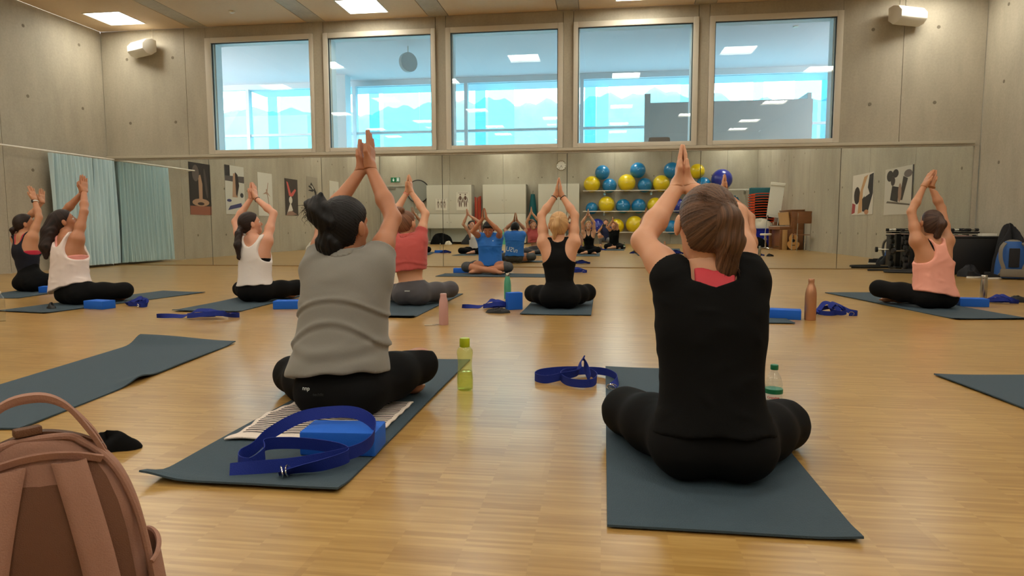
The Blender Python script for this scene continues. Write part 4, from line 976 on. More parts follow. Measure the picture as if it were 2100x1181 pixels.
exmat('empty blue-grey mat cut by the right edge of the photo', 2.04, 2.64, .62, 1.86, 5.5, seed=4)
exmat('blue-grey mat of the person in dark navy at the far left', -6.55, 7.12, .60, 1.85, 7, seed=5)
exmat('blue-grey mat of the person with long dark hair, in front of the curtain', -4.965, 6.14, .60, 1.92, -9, near=.006, seed=6)
exmat('blue-grey mat under the person with brown ponytail and white tank, behind the coiled blue strap', -3.52, 6.36, .61, 1.90, 2, near=.008, seed=7)
exmat('blue-grey mat under the person in the salmon-red top', -1.84, 6.22, .60, 1.95, 0, near=.018, seed=8)
exmat('blue-grey mat under the blond person in the black tank', -.40, 6.50, .60, 1.88, 0, near=.004, seed=9)
exmat('blue-grey mat whose corner shows right of the black T-shirt, beside the rose-gold bottle', 1.15, 6.20, .60, 1.85, 0, near=.004, seed=10)
exmat('blue-grey mat lying obliquely under the person in the pale pink top', 2.905, 6.76, .60, 2.15, 9, near=.010, seed=11)
exmat('blue-grey mat lying crosswise before the mirror under the instructor in blue', -1.52, 10.0, .62, 1.95, 90, near=.004, seed=12, bump=(.9, .5, .02))

def block(label, x, y, rz, size=(.235, .14, .075), z=0.0, m='block'):
    o = MB().box((0, 0, size[2]/2), size).build('foam_block', M[m], None, bev=.006); o.location = (x, y, z); o.rotation_euler = (0, 0, R(rz))
    return tag(o, label, 'foam block', 'blue foam blocks')
block('blue foam block half under the looped strap, next to the striped towel', -.855, 2.075, 4, (.25, .14, .078), .008)
block('blue foam block standing upright in front of the teal bottle', -.800, 5.93, 28, (.14, .08, .155))
block('blue foam block lying beside the knee of the person with long dark hair', -4.63, 5.56, -12)
block('blue foam block partly hidden by the grey T-shirt, at its left', -2.88, 5.76, 12)
block('blue foam block lying left of the rose-gold bottle', 1.46, 5.60, -14)
block('blue foam block in front of the silver bottle at the right', 3.385, 6.66, -8)
block('blue foam block behind the crossed legs of the instructor', -2.28, 10.55, 5, (.25, .14, .075))
block('blue foam block between the two persons at the far left', -6.30, 6.86, 20)

def ring(parent, c, n, r=.020, m='chrome', t=.0022, name='buckle_ring'):
    c = Vector(c); n = Vector(n).normalized(); a = n.cross(Vector((.2, .1, 1))).normalized(); b = n.cross(a)
    MB().tube([c+(a*math.cos(q)+b*math.sin(q)*.8)*r for q in np.linspace(0, 2*PI, 20, endpoint=False)], t, 8, close=True).build(name, M[m], parent)
def strap(label, loc, path, ringat=None, width=.038, rz=0):
    """path of (x, y, z, roll): roll 0 = standing on edge, 90 = lying flat"""
    t = thing('yoga_strap', label, 'strap', (loc[0], loc[1], 0), R(rz), 'blue webbing straps')
    Q = crom(path, 7); pts = [q[:3] for q in Q]; wd = []
    for i, q in enumerate(Q):
        a = Vector(pts[min(i+1, len(Q)-1)])-Vector(pts[max(i-1, 0)]); s = Vector((0, 0, 1)).cross(a)
        s = s.normalized() if s.length > 1e-6 else Vector((1, 0, 0)); g = R(q[3]); wd.append(Vector((0, 0, 1))*math.cos(g)+s*math.sin(g))
    MB().ribbon(pts, wd, width, .0024).build('webbing', M['strap'], t, smooth=60)
    for c, n in (ringat or []): ring(t, c, n)
    return t
strap('blue strap with metal rings looped over the foam block on the towel mat', (-.93, 1.93),
      [(-.175, -.125, .024, 30), (-.09, -.10, .028, 12), (0, -.075, .032, 8), (.09, -.035, .040, 5), (.175, .005, .055, 0), (.205, .06, .075, -5), (.185, .125, .105, -10), (.11, .17, .125, -20), (.02, .17, .125, -25), (-.07, .13, .115, -20), (-.14, .06, .080, -8), (-.165, 0, .050, 0), (-.185, -.045, .040, 0),
       (-.165, -.09, .036, 5), (-.12, -.10, .036, 5), (-.105, -.05, .050, 0), (-.12, -.01, .066, -5), (-.05, .01, .068, -8), (.04, .02, .062, -10), (.12, .015, .052, -5), (.155, -.02, .045, 0), (.10, -.07, .034, 12), (.03, -.10, .026, 40), (-.02, -.125, .020, 55)],
      [((-.005, -.135, .030), (1, .7, .1)), ((.012, -.130, .034), (1, .2, .15))], width=.040)
strap('blue strap coiled on the bare floor left of the nearest person in black', (-.14, 3.17),
      [(.185, -.135, .016, 70), (.21, -.06, .022, 20), (.205, .03, .024, 5), (.16, .12, .026, 0), (.09, .15, .026, 0), (.03, .12, .028, 5), (-.04, .06, .034, 5), (-.06, -.02, .030, 0), (-.02, -.10, .024, 0), (.05, -.13, .024, 0), (.10, -.10, .026, 0), (.11, 0, .030, -5), (.06, .09, .036, -5), (-.02, .11, .034, 0), (-.10, .12, .026, 0), (-.17, .08, .022, 0),
       (-.185, 0, .020, 0), (-.13, -.05, .020, 0), (-.05, -.04, .036, -10), (.02, -.02, .052, -20), (.03, .01, .085, -30), (.045, .06, .105, -30), (.06, .02, .07, 20), (.08, -.05, .03, 10)], [((.185, -.155, .02), (0, 1, .6)), ((.178, -.165, .018), (.4, 1, .4))])
def coil(label, x, y, rz=0, s=1.0, tail=1, seed=0):
    """loose heap of webbing: an arch, two loops standing on edge and a flat tail"""
    p = [(-.34*tail-.04*(1-tail), .0, .024, 25), (-.25*tail-.05*(1-tail), -.03, .020, 35), (-.17, -.025, .018, 50), (-.11, .01, .045, 60), (-.04, .045, .088, 50), (.03, .03, .075, 45), (.06, -.02, .034, 25), (.0, -.06, .022, 5), (-.09, -.055, .022, 0), (-.125, .01, .028, -5), (-.06, .065, .042, -12),
         (.04, .075, .055, -20), (.12, .03, .050, -10), (.105, -.045, .030, 0), (.02, -.075, .028, 8), (-.035, -.03, .055, 35), (.02, .02, .088, 55), (.09, .04, .070, 55), (.16, .02, .032, 25), (.205, -.03, .022, 5), (.18, -.075, .020, 0), (.115, -.07, .020, 0)]
    m = -1 if seed % 2 else 1; k = 1+.12*math.sin(seed*2.3)
    q = [(a*s, b_*s*m*k, (c-.02)*min(1, s)*(1+.2*math.sin(i+seed))+.021 if c > .021 else c, g*m if abs(g) < 30 else g) for i, (a, b_, c, g) in enumerate(p)]
    return strap(label, (x, y), q, [((.135*s, -.078*s*m, .020), (.3, 1, .3))], rz=rz)
coil('blue strap in loops with a long tail to the left, at a mat corner', -3.22, 5.02, 8, 1.2, 1, 1)
coil('blue strap heaped beside the foam block of the person with long dark hair', -4.40, 5.76, -20, .85, .4, 2)
coil('blue strap left of the teal bottle, against the upright foam block', -.98, 5.93, 4, .8, 1.1, 3)
coil('blue strap behind the rose-gold bottle, looping to the right', 1.90, 5.86, 10, .95, .5, 4)
coil('blue strap arched beside the silver bottle at the right', 3.76, 6.92, -20, .75, .5, 5)
coil('small looped blue strap on the floor just before the mirror, right of the blond person', -.43, 10.78, 0, .8, .3, 6)
coil('blue strap on the mat of the hidden person, seen in the mirror', .80, 5.62, 0, .6, .3, 7)

def bottle(label, x, y, prof, m, name='bottle_body', caps=None, n=28, rib=0):
    t = thing('water_bottle', label, 'bottle', (x, y, 0), 0)
    MB().lathe(prof, n=n, rib=rib).build(name, m, t, smooth=50)
    for nm, pr, mm, lb in caps or []: MB().lathe(pr, n=n, rib=.0).build(nm, mm, t, label=lb, smooth=40)
    return t
limeg = bpy.data.materials.new('lime_plastic'); limeg.use_nodes = True; _b = limeg.node_tree.nodes['Principled BSDF']; pass
limeg = glass('lime_shell', (.90, .93, .60), .9, .06, .12); clear = glass('clear_plastic', (.93, .95, .96), 1.2, .03); watm = glass('water', (.90, .94, .95), .8, .02)
bottle('yellow-green translucent bottle with lime screw cap on the bare floor in the middle', -.627, 2.955,
       [(.001, .002), (.031, .0), (.036, .006), (.037, .03), (.0365, .06), (.033, .095), (.0315, .12), (.034, .15), (.037, .172), (.0355, .186), (.027, .198), (.022, .203)], limeg,
       caps=[('cap', [(.0225, .200), (.0235, .204), (.0235, .236), (.021, .241), (.001, .242)], M['lime'], 'lime screw cap'), ('water', [(.001, .004), (.033, .006), (.034, .06), (.032, .088), (.001, .089)], glass('lime_water', (.90, .93, .62), .5, .05), None)], rib=.025)
bottle('dusty pink insulated bottle with flat lid, in front of the salmon top', -1.208, 4.93,
       [(.001, 0), (.034, 0), (.0355, .006), (.0355, .14), (.032, .185), (.0245, .215), (.0235, .222)], M['pinkb'], caps=[('cap', [(.0245, .222), (.0245, .238), (.022, .241), (.001, .241)], M['pinkb'], None)])
bottle('teal bottle with steel cap behind the upright foam block', -.985, 6.80,
       [(.001, 0), (.036, 0), (.037, .005), (.037, .14), (.033, .185), (.023, .225), (.021, .235)], M['tealb'], caps=[('cap', [(.0205, .235), (.0205, .262), (.018, .265), (.001, .265)], M['steel'], 'steel cap')])
bottle('tall rose-gold metal bottle beside a blue foam block at the right', 1.628, 5.52,
       [(.001, 0), (.040, 0), (.043, .006), (.0435, .18), (.042, .215), (.036, .250), (.026, .280), (.0225, .292), (.0225, .305)], M['rose_gold'], caps=[('cap', [(.0228, .303), (.0235, .306), (.0235, .326), (.021, .330), (.001, .331)], M['rose_gold'], 'steel-rimmed cap')])
bottle('slim silver bottle beside the strap at the far right', 3.74, 7.16,
       [(.001, 0), (.031, 0), (.032, .005), (.032, .15), (.029, .2), (.027, .215)], M['steel'], caps=[('cap', [(.0275, .215), (.0275, .250), (.025, .255), (.001, .255)], M['steel'], None)])
wbt = bottle('clear plastic water bottle with green cap, behind the nearest person in black', .644, 2.594,
       [(.001, .006), (.018, .002), (.027, .0), (.031, .008), (.0325, .03), (.030, .06), (.0325, .085), (.0325, .115), (.033, .135), (.0315, .158), (.025, .180), (.016, .194), (.0125, .200), (.0125, .208)], clear,
       caps=[('cap', [(.0135, .207), (.0145, .209), (.0145, .223), (.013, .226), (.001, .226)], M['green_cap'], 'green screw cap'), ('water', [(.001, .004), (.027, .006), (.031, .03), (.0288, .06), (.0305, .09), (.001, .091)], watm, None),
             ('label', [(.0331, .092), (.0332, .096), (.0332, .130), (.0331, .134)], M['paper'], 'white label with red lettering')])
MB().lathe([(.0334, .118), (.0336, .122), (.0336, .131), (.0334, .135)], n=28).build('label_band', M['green_cap'], wbt, label='green band on the label')
def text(name, body, size, m, parent, loc, rot, ext=.0006, align='CENTER', bend=None):
    c = bpy.data.curves.new(name, 'FONT'); c.body = body; c.size = size; c.extrude = ext; c.align_x = align
    ob = bpy.data.objects.new(name, c); COL.objects.link(ob); me = bpy.data.meshes.new_from_object(ob); bpy.data.objects.remove(ob)
    me.materials.clear(); me.materials.append(m)
    if bend:
        n = len(me.vertices); co = np.zeros(n*3, np.float32); me.vertices.foreach_get('co', co); co = co.reshape(-1, 3); a = co[:, 0]/bend
        me.vertices.foreach_set('co', np.stack([np.sin(a)*(bend+co[:, 2]), co[:, 1], np.cos(a)*(bend+co[:, 2])-bend], 1).astype(np.float32).ravel()); me.update()
    o = link(name, me, parent, loc); o.rotation_euler = rot; return o
text('label_text', 'Cristalina', .012, M['red'], wbt, (-.0082, -.0325, .1015), (R(90), 0, R(-14)), bend=.0334)
bottle('clear plastic bottle cut by the left edge of the photo', -4.80, 4.70,
       [(.001, .0), (.034, .0), (.036, .01), (.036, .05), (.033, .08), (.036, .11), (.036, .15), (.030, .19), (.014, .215), (.013, .225)], clear, caps=[('cap', [(.014, .222), (.015, .224), (.015, .24), (.001, .243)], M['white'], None)])

# cloths, keys, towel
def lump(name, label, cat, m, x, y, w, d, h, seed, rz=0, res=26):
    rnd = random.Random(seed); ph = [rnd.uniform(0, 6) for _ in range(6)]
    b = MB(); n, k = res, 14; vs = []; fs = []
    for i in range(k+1):
        t = i/k
        for q in range(n):
            a = 2*PI*q/n; rr = 1+.22*math.sin(2*a+ph[0])+.14*math.sin(3*a+ph[1])+.08*math.sin(5*a+ph[2])
            pr = math.sin(t*PI/2)**.75; z = h*math.cos(t*PI/2)**1.1*(1+.25*math.sin(3*a+ph[3]+4*t))+.006*math.sin(7*a+ph[4]+9*t)*(1-t)
            vs.append((w/2*rr*pr*math.cos(a), d/2*rr*pr*math.sin(a), max(.0015, z)))
    for i in range(k):
        for q in range(n): fs.append((i*n+q, (i+1)*n+q, (i+1)*n+(q+1) % n, i*n+(q+1) % n))
    fs.append(tuple(k*n+q for q in range(n))); b.add(vs, fs)
    o = b.build(name, M[m], None, smooth=70); o.location = (x, y, 0); o.rotation_euler = (0, 0, R(rz)); return tag(o, label, cat)
lump('cloth', 'crumpled black garment on the floor beside the pink backpack', 'cloth', 'black_tee', -1.665, 1.995, .17, .13, .048, 4, 10)
lump('pouch', 'small black pouch in front of the blue strap and teal bottle', 'pouch', 'rubber', -.905, 5.66, .17, .09, .035, 8)
lump('hair_clip', 'small black object on the floor left of the salmon top, seen in the mirror', 'hair clip', 'black', -5.02, 5.44, .10, .06, .05, 5)
lump('gloves', 'black cloth lying beside the silver bottle, seen in the mirror', 'cloth', 'rubber', 4.0, 7.05, .16, .10, .05, 9)
t = thing('key_ring', 'small key ring with light tag beside the dusty pink bottle', 'keys', (-1.285, 4.885, 0), R(20))
MB().box((-.03, 0, .004), (.06, .016, .006)).build('tag', M['cloth_w'], t, bev=.002); MB().tube([(.012+.012*math.cos(a), .012*math.sin(a), .003) for a in np.linspace(0, 6.28, 14, endpoint=False)], .0016, 6, close=True).build('ring', M['steel'], t)
for a in (.3, -.5): MB().box((.045, a*.03, .004), (.045, .008, .002), rz=a).build('key', M['steel'], t)
def stripes():
    m = bpy.data.materials.new('striped_terry'); m.use_nodes = True; nt = m.node_tree; b = nt.nodes['Principled BSDF']; N = nt.nodes.new; L = nt.links.new
    tc = N('ShaderNodeTexCoord'); at = N('ShaderNodeAttribute'); at.attribute_name = 'strand'
    sp = N('ShaderNodeSeparateXYZ'); L(at.outputs['Vector'], sp.inputs[0])
    def mth(op, a, bb, c=None):
        q = N('ShaderNodeMath'); q.operation = op
        for i, x in enumerate((a, bb) if c is None else (a, bb, c)):
            if isinstance(x, (int, float)): q.inputs[i].default_value = x
            else: L(x, q.inputs[i])
        return q.outputs[0]
    nz = N('ShaderNodeTexNoise'); nz.inputs['Scale'].default_value = 30; L(tc.outputs['Object'], nz.inputs['Vector'])
    ph = mth('MULTIPLY_ADD', sp.outputs[1], 2*PI/.0165, mth('MULTIPLY', nz.outputs['Fac'], 1.6))
    s = mth('GREATER_THAN', mth('SINE', ph, 0), .0)
    inx = mth('LESS_THAN', mth('ABSOLUTE', sp.outputs[0], 0), .235); iny = mth('GREATER_THAN', sp.outputs[1], .055)
    fac = mth('MULTIPLY', s, mth('MULTIPLY', inx, iny))
    mx = N('ShaderNodeMix'); mx.data_type = 'RGBA'; mx.inputs['A'].default_value = lin((226, 212, 200)); mx.inputs['B'].default_value = lin((34, 32, 34)); L(fac, mx.inputs['Factor']); L(mx.outputs['Result'], b.inputs['Base Color'])
    b.inputs['Roughness'].default_value = .95
    n2 = N('ShaderNodeTexNoise'); n2.inputs['Scale'].default_value = 260; L(tc.outputs['Object'], n2.inputs['Vector']); bp = N('ShaderNodeBump'); bp.inputs['Strength'].default_value = .8; bp.inputs['Distance'].default_value = .004; L(n2.outputs['Fac'], bp.inputs['Height']); L(bp.outputs[0], b.inputs['Normal'])
    return m
def towf(u, v):
    x = (u-.5)*.50+.012*math.sin(v*9)*(1-u)-.015*(1-v)*(1-u); y = v*.52-.035*(1-u)*(1-v)+.01*math.sin(u*7)
    z = .019+.004*math.sin(u*16+v*3)*math.exp(-u*2)+.0035*math.sin(v*120)*0+.002*math.sin(v*37+u*4)
    return (x, y, z)
bb_ = MB().sheet(towf, 60, 90, .006); nu, nv = 60, 90
att = np.array([((i/nu-.5)*.50, j/nv*.52, 0) for i in range(nu+1) for j in range(nv+1)]*2, np.float32)
me = npmesh('towel', bb_.v, bb_.f, stripes(), attr=att); o = link('towel', me, None, (-1.035, 2.13, 0)); tag(o, 'white towel with thin black stripes under the person in the grey T-shirt', 'towel')

# ------------------------------------------------------------------ pink backpack, foreground left
bp_ = thing('backpack', 'dusty pink canvas backpack standing in the left foreground, back straps towards the viewer', 'backpack', (-.835, .865, 0), R(42))
HP = [(0, .138, .070), (.03, .146, .080), (.15, .146, .080), (.22, .140, .076), (.29, .130, .070), (.335, .119, .062), (.375, .103, .053), (.405, .083, .043), (.425, .060, .033), (.438, .035, .024), (.443, .006, .012)]
def shellring(z, w, d, n=48, e=3.2, cx=0, cy=0):
    out = []
    for k in range(n):
        a = 2*PI*k/n; c, s = math.cos(a), math.sin(a)
        out.append((cx+w*math.copysign(abs(c)**(2/e), c), cy+d*math.copysign(abs(s)**(2/e), s)+.004*math.sin(z*40+a*3), z))
    return out
def loft(rings):
    n = len(rings[0]); v = [p for r_ in rings for p in r_]; f = [(i*n+k, i*n+(k+1) % n, (i+1)*n+(k+1) % n, (i+1)*n+k) for i in range(len(rings)-1) for k in range(n)]
    return MB().add(v, f+[tuple(range(n))[::-1], tuple((len(rings)-1)*n+k for k in range(n))])
loft([shellring(*q[:3]) for q in crom(HP, 4)]).build('shell', M['pack'], bp_, smooth=60)
# local -y faces the viewer: bound edge, padded back and straps
def hw(z):
    for a, b in zip(HP[:-1], HP[1:]):
        if a[0] <= z <= b[0]: t = (z-a[0])/(b[0]-a[0]); return a[1]+(b[1]-a[1])*t, a[2]+(b[2]-a[2])*t
    return HP[-1][1], HP[-1][2]
edge = [(s*hw(z)[0]*.955, -hw(z)[1]*.80, z) for s, zz in ((-1, [.02, .08, .15, .22, .29, .335, .375, .405, .425, .438]), (1, [.438, .425, .405, .375, .335, .29, .22, .15, .08, .02])) for z in zz]
MB().tube(crom(edge, 4), .0055, 8).build('piping', M['pack'], bp_)
def backpan(u, v):
    z = .02+v*.385; w, d = hw(z); x = (u-.5)*2*w*.80; q = 1-abs(u-.5)*2
    return (x, -d*(1.0-.12*abs(2*u-1)**3)-.006*math.sin(PI*min(1, q*3)/2)*math.sin(PI*min(1, (1-v)*6)/2), z)
MB().sheet(backpan, 30, 40, .01).build('back_panel', M['packd'], bp_)  # mesh panel; shade of the recess is put into its darker colour
for s in (-1, 1):
    def sp_(u, v, s=s):
        z = .03+v*.380; w, d = hw(z); cx = s*(.084-.048*v+.010*math.sin(v*PI)); ww = .0235-.002*v
        x = cx+(u-.5)*2*ww; q = 1-abs(2*u-1)**4
        return (x, -d-.014-.012*q*(1-.4*v)-.003*math.sin(v*6), z)
    MB().sheet(sp_, 14, 40, .014).build('shoulder_strap', M['pack'], bp_, smooth=60)
MB().ribbon(crom([(-.078, -.042, .402), (-.04, -.047, .416), (0, -.048, .421), (.04, -.047, .416), (.078, -.042, .402)], 5), [(0, -.3, 1)]*21, .010, .005).build('yoke', M['pack'], bp_)
for k, (dy, hh_) in enumerate(((.012, .075), (-.022, .088))):
    pth = crom([(-.105, dy, .372), (-.088, dy-.004, .425), (-.045, dy-.01, .425+hh_*.78), (.0, dy-.012, .42+hh_), (.035, dy-.01, .425+hh_*.74), (.066, dy-.004, .44), (.084, dy, .400)], 6)
    MB().ribbon(pth, [(0, 1, 0)]*len(pth), .019, .006).build('carry_handle', M['pack'], bp_, smooth=70)
MB().ribbon(crom([(-.08, .0, .413), (-.045, -.002, .434), (0, -.004, .446), (.045, -.002, .434), (.08, 0, .413)], 5), [(0, 1, 0)]*21, .016, .005).build('zip', M['zipm'], bp_)
MB().box((-.012, -.012, .452), (.034, .018, .012), rz=.3).build('zip_pull', M['zipm'], bp_, bev=.003)
for s in (-1, 1):
    def pk(u, v, s=s):
        z = .02+v*.215; w, d = hw(z); a = (u-.5)*PI*.86
        return (s*(w*.93+.030*math.cos(a)*(1-.30*v)), -.01+d*.92*math.sin(a), z+.012*math.cos(a)*v)
    MB().sheet(pk, 20, 16, .004).build('side_pocket', M['pack'], bp_, smooth=60)
    MB().tube([pk(i/16, 1.0) for i in range(17)], .004, 6).build('pocket_hem', M['pack'], bp_)
pth = crom([(.14, -.07, .09), (.165, -.085, .105), (.185, -.09, .10), (.195, -.085, .07), (.19, -.08, .03), (.185, -.08, .008)], 6)
MB().ribbon(pth, [(0, 1, .2)]*len(pth), .026, .004).build('strap_tail', M['pack'], bp_, smooth=70)
# ================================================================== CURTAIN AND POSTERS
ct = thing('curtain', 'turquoise gathered curtain hanging from a rail on the left wall', 'curtain', (XL+.16, 10.42, 0), 0)
def cur(y0, y1, seed):
    rnd = random.Random(seed); ph = [rnd.uniform(0, 6) for _ in range(5)]
    L_ = y1-y0
    def f(u, v):
        z = .045+1.985*v; y = y0+L_*u+.05*(1-v)*(u-.5)
        a = u*L_
        amp = .10*(1-.3*v)
        x = amp*(1.5*abs(math.sin(a*PI/.125+.8*math.sin(a*7+ph[0])+.25*math.sin(v*5+ph[1])))**.42-1.0)+.020*math.sin(a*2*PI/.052+ph[2]+.8*(1-v))*(.6+.4*v)+.02*math.sin(a*9+ph[3])*(1-v)
        return (x+.02*(1-v), y, z)
    return MB().sheet(f, 260, 14, .003)
cur(0, .98, 1).build('panel', M['curtain'], ct, smooth=80); cur(.99, 1.52, 2).build('panel', M['curtain'], ct, smooth=80)
MB().tube([(.0, -1.0, 2.055), (0, 1.56, 2.055)], .016, 10).build('rail', M['white'], ct)
for y in (-.95, .3, 1.5): MB().box((-.08, y, 2.055), (.16, .03, .03)).build('bracket', M['white'], ct)

def poster(lab, wall, a, z0, z1, w, bg, shapes, tilt=0, th=.003):
    """flat print on a wall; wall: 'L','R','B'; a: position along the wall; shapes in poster units (x 0..1, y 0..1)"""
    if wall == 'L': loc = (XL+.006, a, 0); rot = (R(90), 0, R(90))
    elif wall == 'R': loc = (XR-.006, a, 0); rot = (R(90), 0, R(-90))
    else: loc = (a, wall, 0); rot = (R(90), 0, R(180))
    t = thing('poster', lab, 'poster', (loc[0], loc[1], (z0+z1)/2), 0, 'photo posters on the walls'); t.rotation_euler = (R(90), R(0), rot[2]+0) if True else rot
    h = z1-z0
    MB().box((0, 0, 0), (w, h, .003), rz=R(tilt)).build('sheet', mat('poster_paper', bg, .6), t)
    for i, (col, pts) in enumerate(shapes):
        me = npmesh('print', [((.5-x)*w, (y-.5)*h, .0022+.0003*i) for x, y in pts], [tuple(range(len(pts)))], mat('poster_ink', col, .6), smooth=False); link('print', me, t)
    return t
def ellp(cx, cy, rx, ry, n=14, a=0):
    return [(cx+rx*math.cos(t)*math.cos(a)-ry*math.sin(t)*math.sin(a), cy+rx*math.cos(t)*math.sin(a)+ry*math.sin(t)*math.cos(a)) for t in np.linspace(0, 2*PI, n, endpoint=False)]
SK = (176, 140, 112)
# left wall: seen in the mirror, so they face the room
poster('dark tall poster of raised arms over a terracotta band, leftmost in the mirror', 'L', 8.98, 1.04, 2.27, .86, (34, 28, 26),
       [((150, 92, 70), [(0, 0), (1, 0), (1, .17), (0, .17)]), (SK, ellp(.5, .24, .40, .075)), (SK, [(.42, .22), (.58, .22), (.60, .60), (.52, .78), (.42, .76)]), ((96, 84, 78), ellp(.30, .80, .16, .16)), ((74, 66, 62), ellp(.76, .62, .06, .30, a=.2)), ((60, 40, 34), ellp(.5, .215, .16, .03))])
poster('colour poster of a long-haired dancer over a dark band, second in the mirror', 'L', 7.45, 1.08, 2.34, .92, (200, 198, 186),
       [((40, 36, 36), [(0, .78), (.26, .78), (.26, 1), (0, 1)]), ((84, 78, 76), [(0, .68), (1, .66), (1, .80), (0, .78)]), (SK, [(.35, .35), (.62, .35), (.60, .86), (.42, .84)]), ((46, 34, 30), [(.52, .88), (.66, .82), (.72, .60), (.60, .36), (.54, .42)]), ((62, 66, 110), [(.10, .08), (.85, .16), (.80, .24), (.22, .17)]), ((62, 66, 110), ellp(.18, .28, .12, .03)), ((60, 58, 60), ellp(.85, .40, .09, .05))])
poster('white poster with a faint leaping dancer, third in the mirror', 'L', 5.86, 1.06, 2.28, .82, (212, 210, 198),
       [((170, 140, 118), [(.30, .50), (.60, .58), (.88, .44), (.62, .52)]), ((170, 140, 118), [(.56, .50), (.62, .50), (.72, .78), (.68, .78)]), ((170, 140, 118), ellp(.58, .60, .04, .03)), ((150, 120, 100), [(.60, .52), (.66, .50), (.76, .24), (.72, .24)])])
poster('brown poster with red legs in the air and a white costume, fourth in the mirror', 'L', 4.24, 1.10, 2.22, .86, (62, 54, 48),
       [((206, 92, 84), [(.12, .92), (.24, .90), (.44, .62), (.46, .52), (.30, .54)]), ((206, 92, 84), [(.86, .70), (.78, .74), (.46, .60), (.42, .50), (.62, .54)]), ((214, 208, 196), ellp(.42, .42, .13, .10)), ((214, 208, 196), [(.40, .36), (.58, .14), (.10, .03)]), ((150, 120, 104), [(.05, 0), (.55, 0), (.9, .03), (.5, .12), (.2, .1)])])
poster('grey poster of a dark reaching hand, fifth in the mirror', 'L', 2.72, 1.11, 2.39, .84, (156, 148, 132),
       [((36, 30, 26), [(.66, .10), (.80, .10), (.86, .62), (.70, .72), (.58, .68), (.70, .58)]), ((36, 30, 26), [(.30, .80), (.40, .86), (.70, .70), (.60, .64)]), ((36, 30, 26), [(.14, .74), (.20, .78), (.62, .70), (.56, .66)]), ((36, 30, 26), [(.12, .64), (.18, .66), (.60, .68), (.54, .62)]), ((206, 200, 188), ellp(.5, .73, .12, .025, a=-.4))])
poster('plain pale poster right of the reaching hand, seen in the mirror', 'L', .90, 1.30, 2.37, .82, (208, 206, 192), [((190, 186, 172), ellp(.5, .5, .2, .2))])
poster('colour poster of a leaning dancer in black, left of two at right', 'R', 7.03, 1.00, 1.96, 1.30, (208, 200, 186),
       [((40, 30, 26), ellp(.24, .48, .15, .22)), ((190, 146, 100), [(.30, .02), (.50, .06), (.52, .60), (.74, .96), (.56, .92), (.38, .55)]), ((34, 30, 30), [(.52, .08), (.78, .05), (.98, .50), (.98, .98), (.80, .95), (.72, .55), (.50, .38)]), ((206, 196, 184), [(.60, .42), (.84, .50), (.66, .78)]), ((160, 60, 60), [(0, .02), (.16, .05), (.18, .26), (.02, .30)]), ((180, 130, 96), ellp(.72, .06, .10, .06))])
poster('black and white group photo poster beside the leaning dancer poster', 'R', 8.98, .97, 1.95, 1.36, (196, 190, 176),
       [((50, 44, 38), ellp(.18, .84, .12, .12)), ((50, 44, 38), ellp(.38, .88, .11, .09)), ((60, 52, 46), ellp(.30, .72, .08, .10)), ((44, 38, 34), [(.22, .32), (.50, .26), (.52, .58), (.28, .62)]), ((58, 50, 42), [(.56, .30), (.66, .30), (.82, .74), (.66, .80)]), ((150, 120, 100), ellp(.56, .46, .06, .20)), ((110, 100, 96), ellp(.82, .84, .14, .08)), ((96, 86, 74), [(.08, .26), (.92, .18), (.92, .21), (.12, .30)]), ((60, 54, 48), [(.96, .25), (1, .25), (1, 1), (.96, 1)])])

# ================================================================== RIGHT FRONT CORNER
t = thing('weight_stand', 'black stand loaded with dumbbells and weight plates in the right front corner', 'weight stand', (5.40, 11.72, 0))
for x in (-.40, .40):
    MB().box((x, 0, .30), (.07, .08, .60)).build('post', M['black'], t, bev=.006); MB().box((x, 0, .02), (.16, .32, .04)).build('foot', M['black'], t, bev=.006)
    for k, (z, r_) in enumerate(((.09, .055), (.19, .05), (.29, .045), (.38, .045), (.47, .04), (.55, .04))):
        for dx in (-.085-.015*(k % 2), .085+.02*(k % 3)): MB().cyl((x+dx-.025, -.01, z), (x+dx+.025, -.01, z), r_, n=12).build('weight_plate', M['rubber'], t, bev=.004)
MB().box((0, 0, .625), (1.10, .24, .03)).build('tray', M['black'], t, bev=.004)
MB().box((0, -.10, .575), (.72, .02, .03)).build('bar', M['steel'], t)
for x in (-.55, -.36, -.2, .05, .2, .42, .56):
    d = thing('dumbbell', 'black dumbbell on the weight stand tray', 'dumbbell', (5.40+x*.9, 11.72, .641), R(80 if x not in (-.55, .56) else 20), 'dumbbells on the tray'); d['label'] = 'black dumbbell on the tray of the weight stand, %s from the left' % {-.55: 'first', -.36: 'second', -.2: 'third', .05: 'fourth', .2: 'fifth', .42: 'sixth', .56: 'seventh'}[x]
    MB().cyl((-.07, 0, .028), (.07, 0, .028), .013, n=10).build('grip', M['steel'], d)
    for s in (-1, 1): MB().cyl((s*.05, 0, .028), (s*.10, 0, .028), .028, n=6).build('head', M['rubber'], d, bev=.003)
t = thing('dumbbell', 'single black dumbbell hanging on the left side of the weight stand', 'dumbbell', (4.80, 11.66, .31), R(10))
MB().cyl((-.10, 0, .02), (.12, 0, .02), .014, n=10).build('grip', M['steel'], t)
for s in (-1, 1): MB().cyl((s*.09, 0, .02), (s*.13, 0, .02), .045, n=12).build('head', M['rubber'], t, bev=.003)
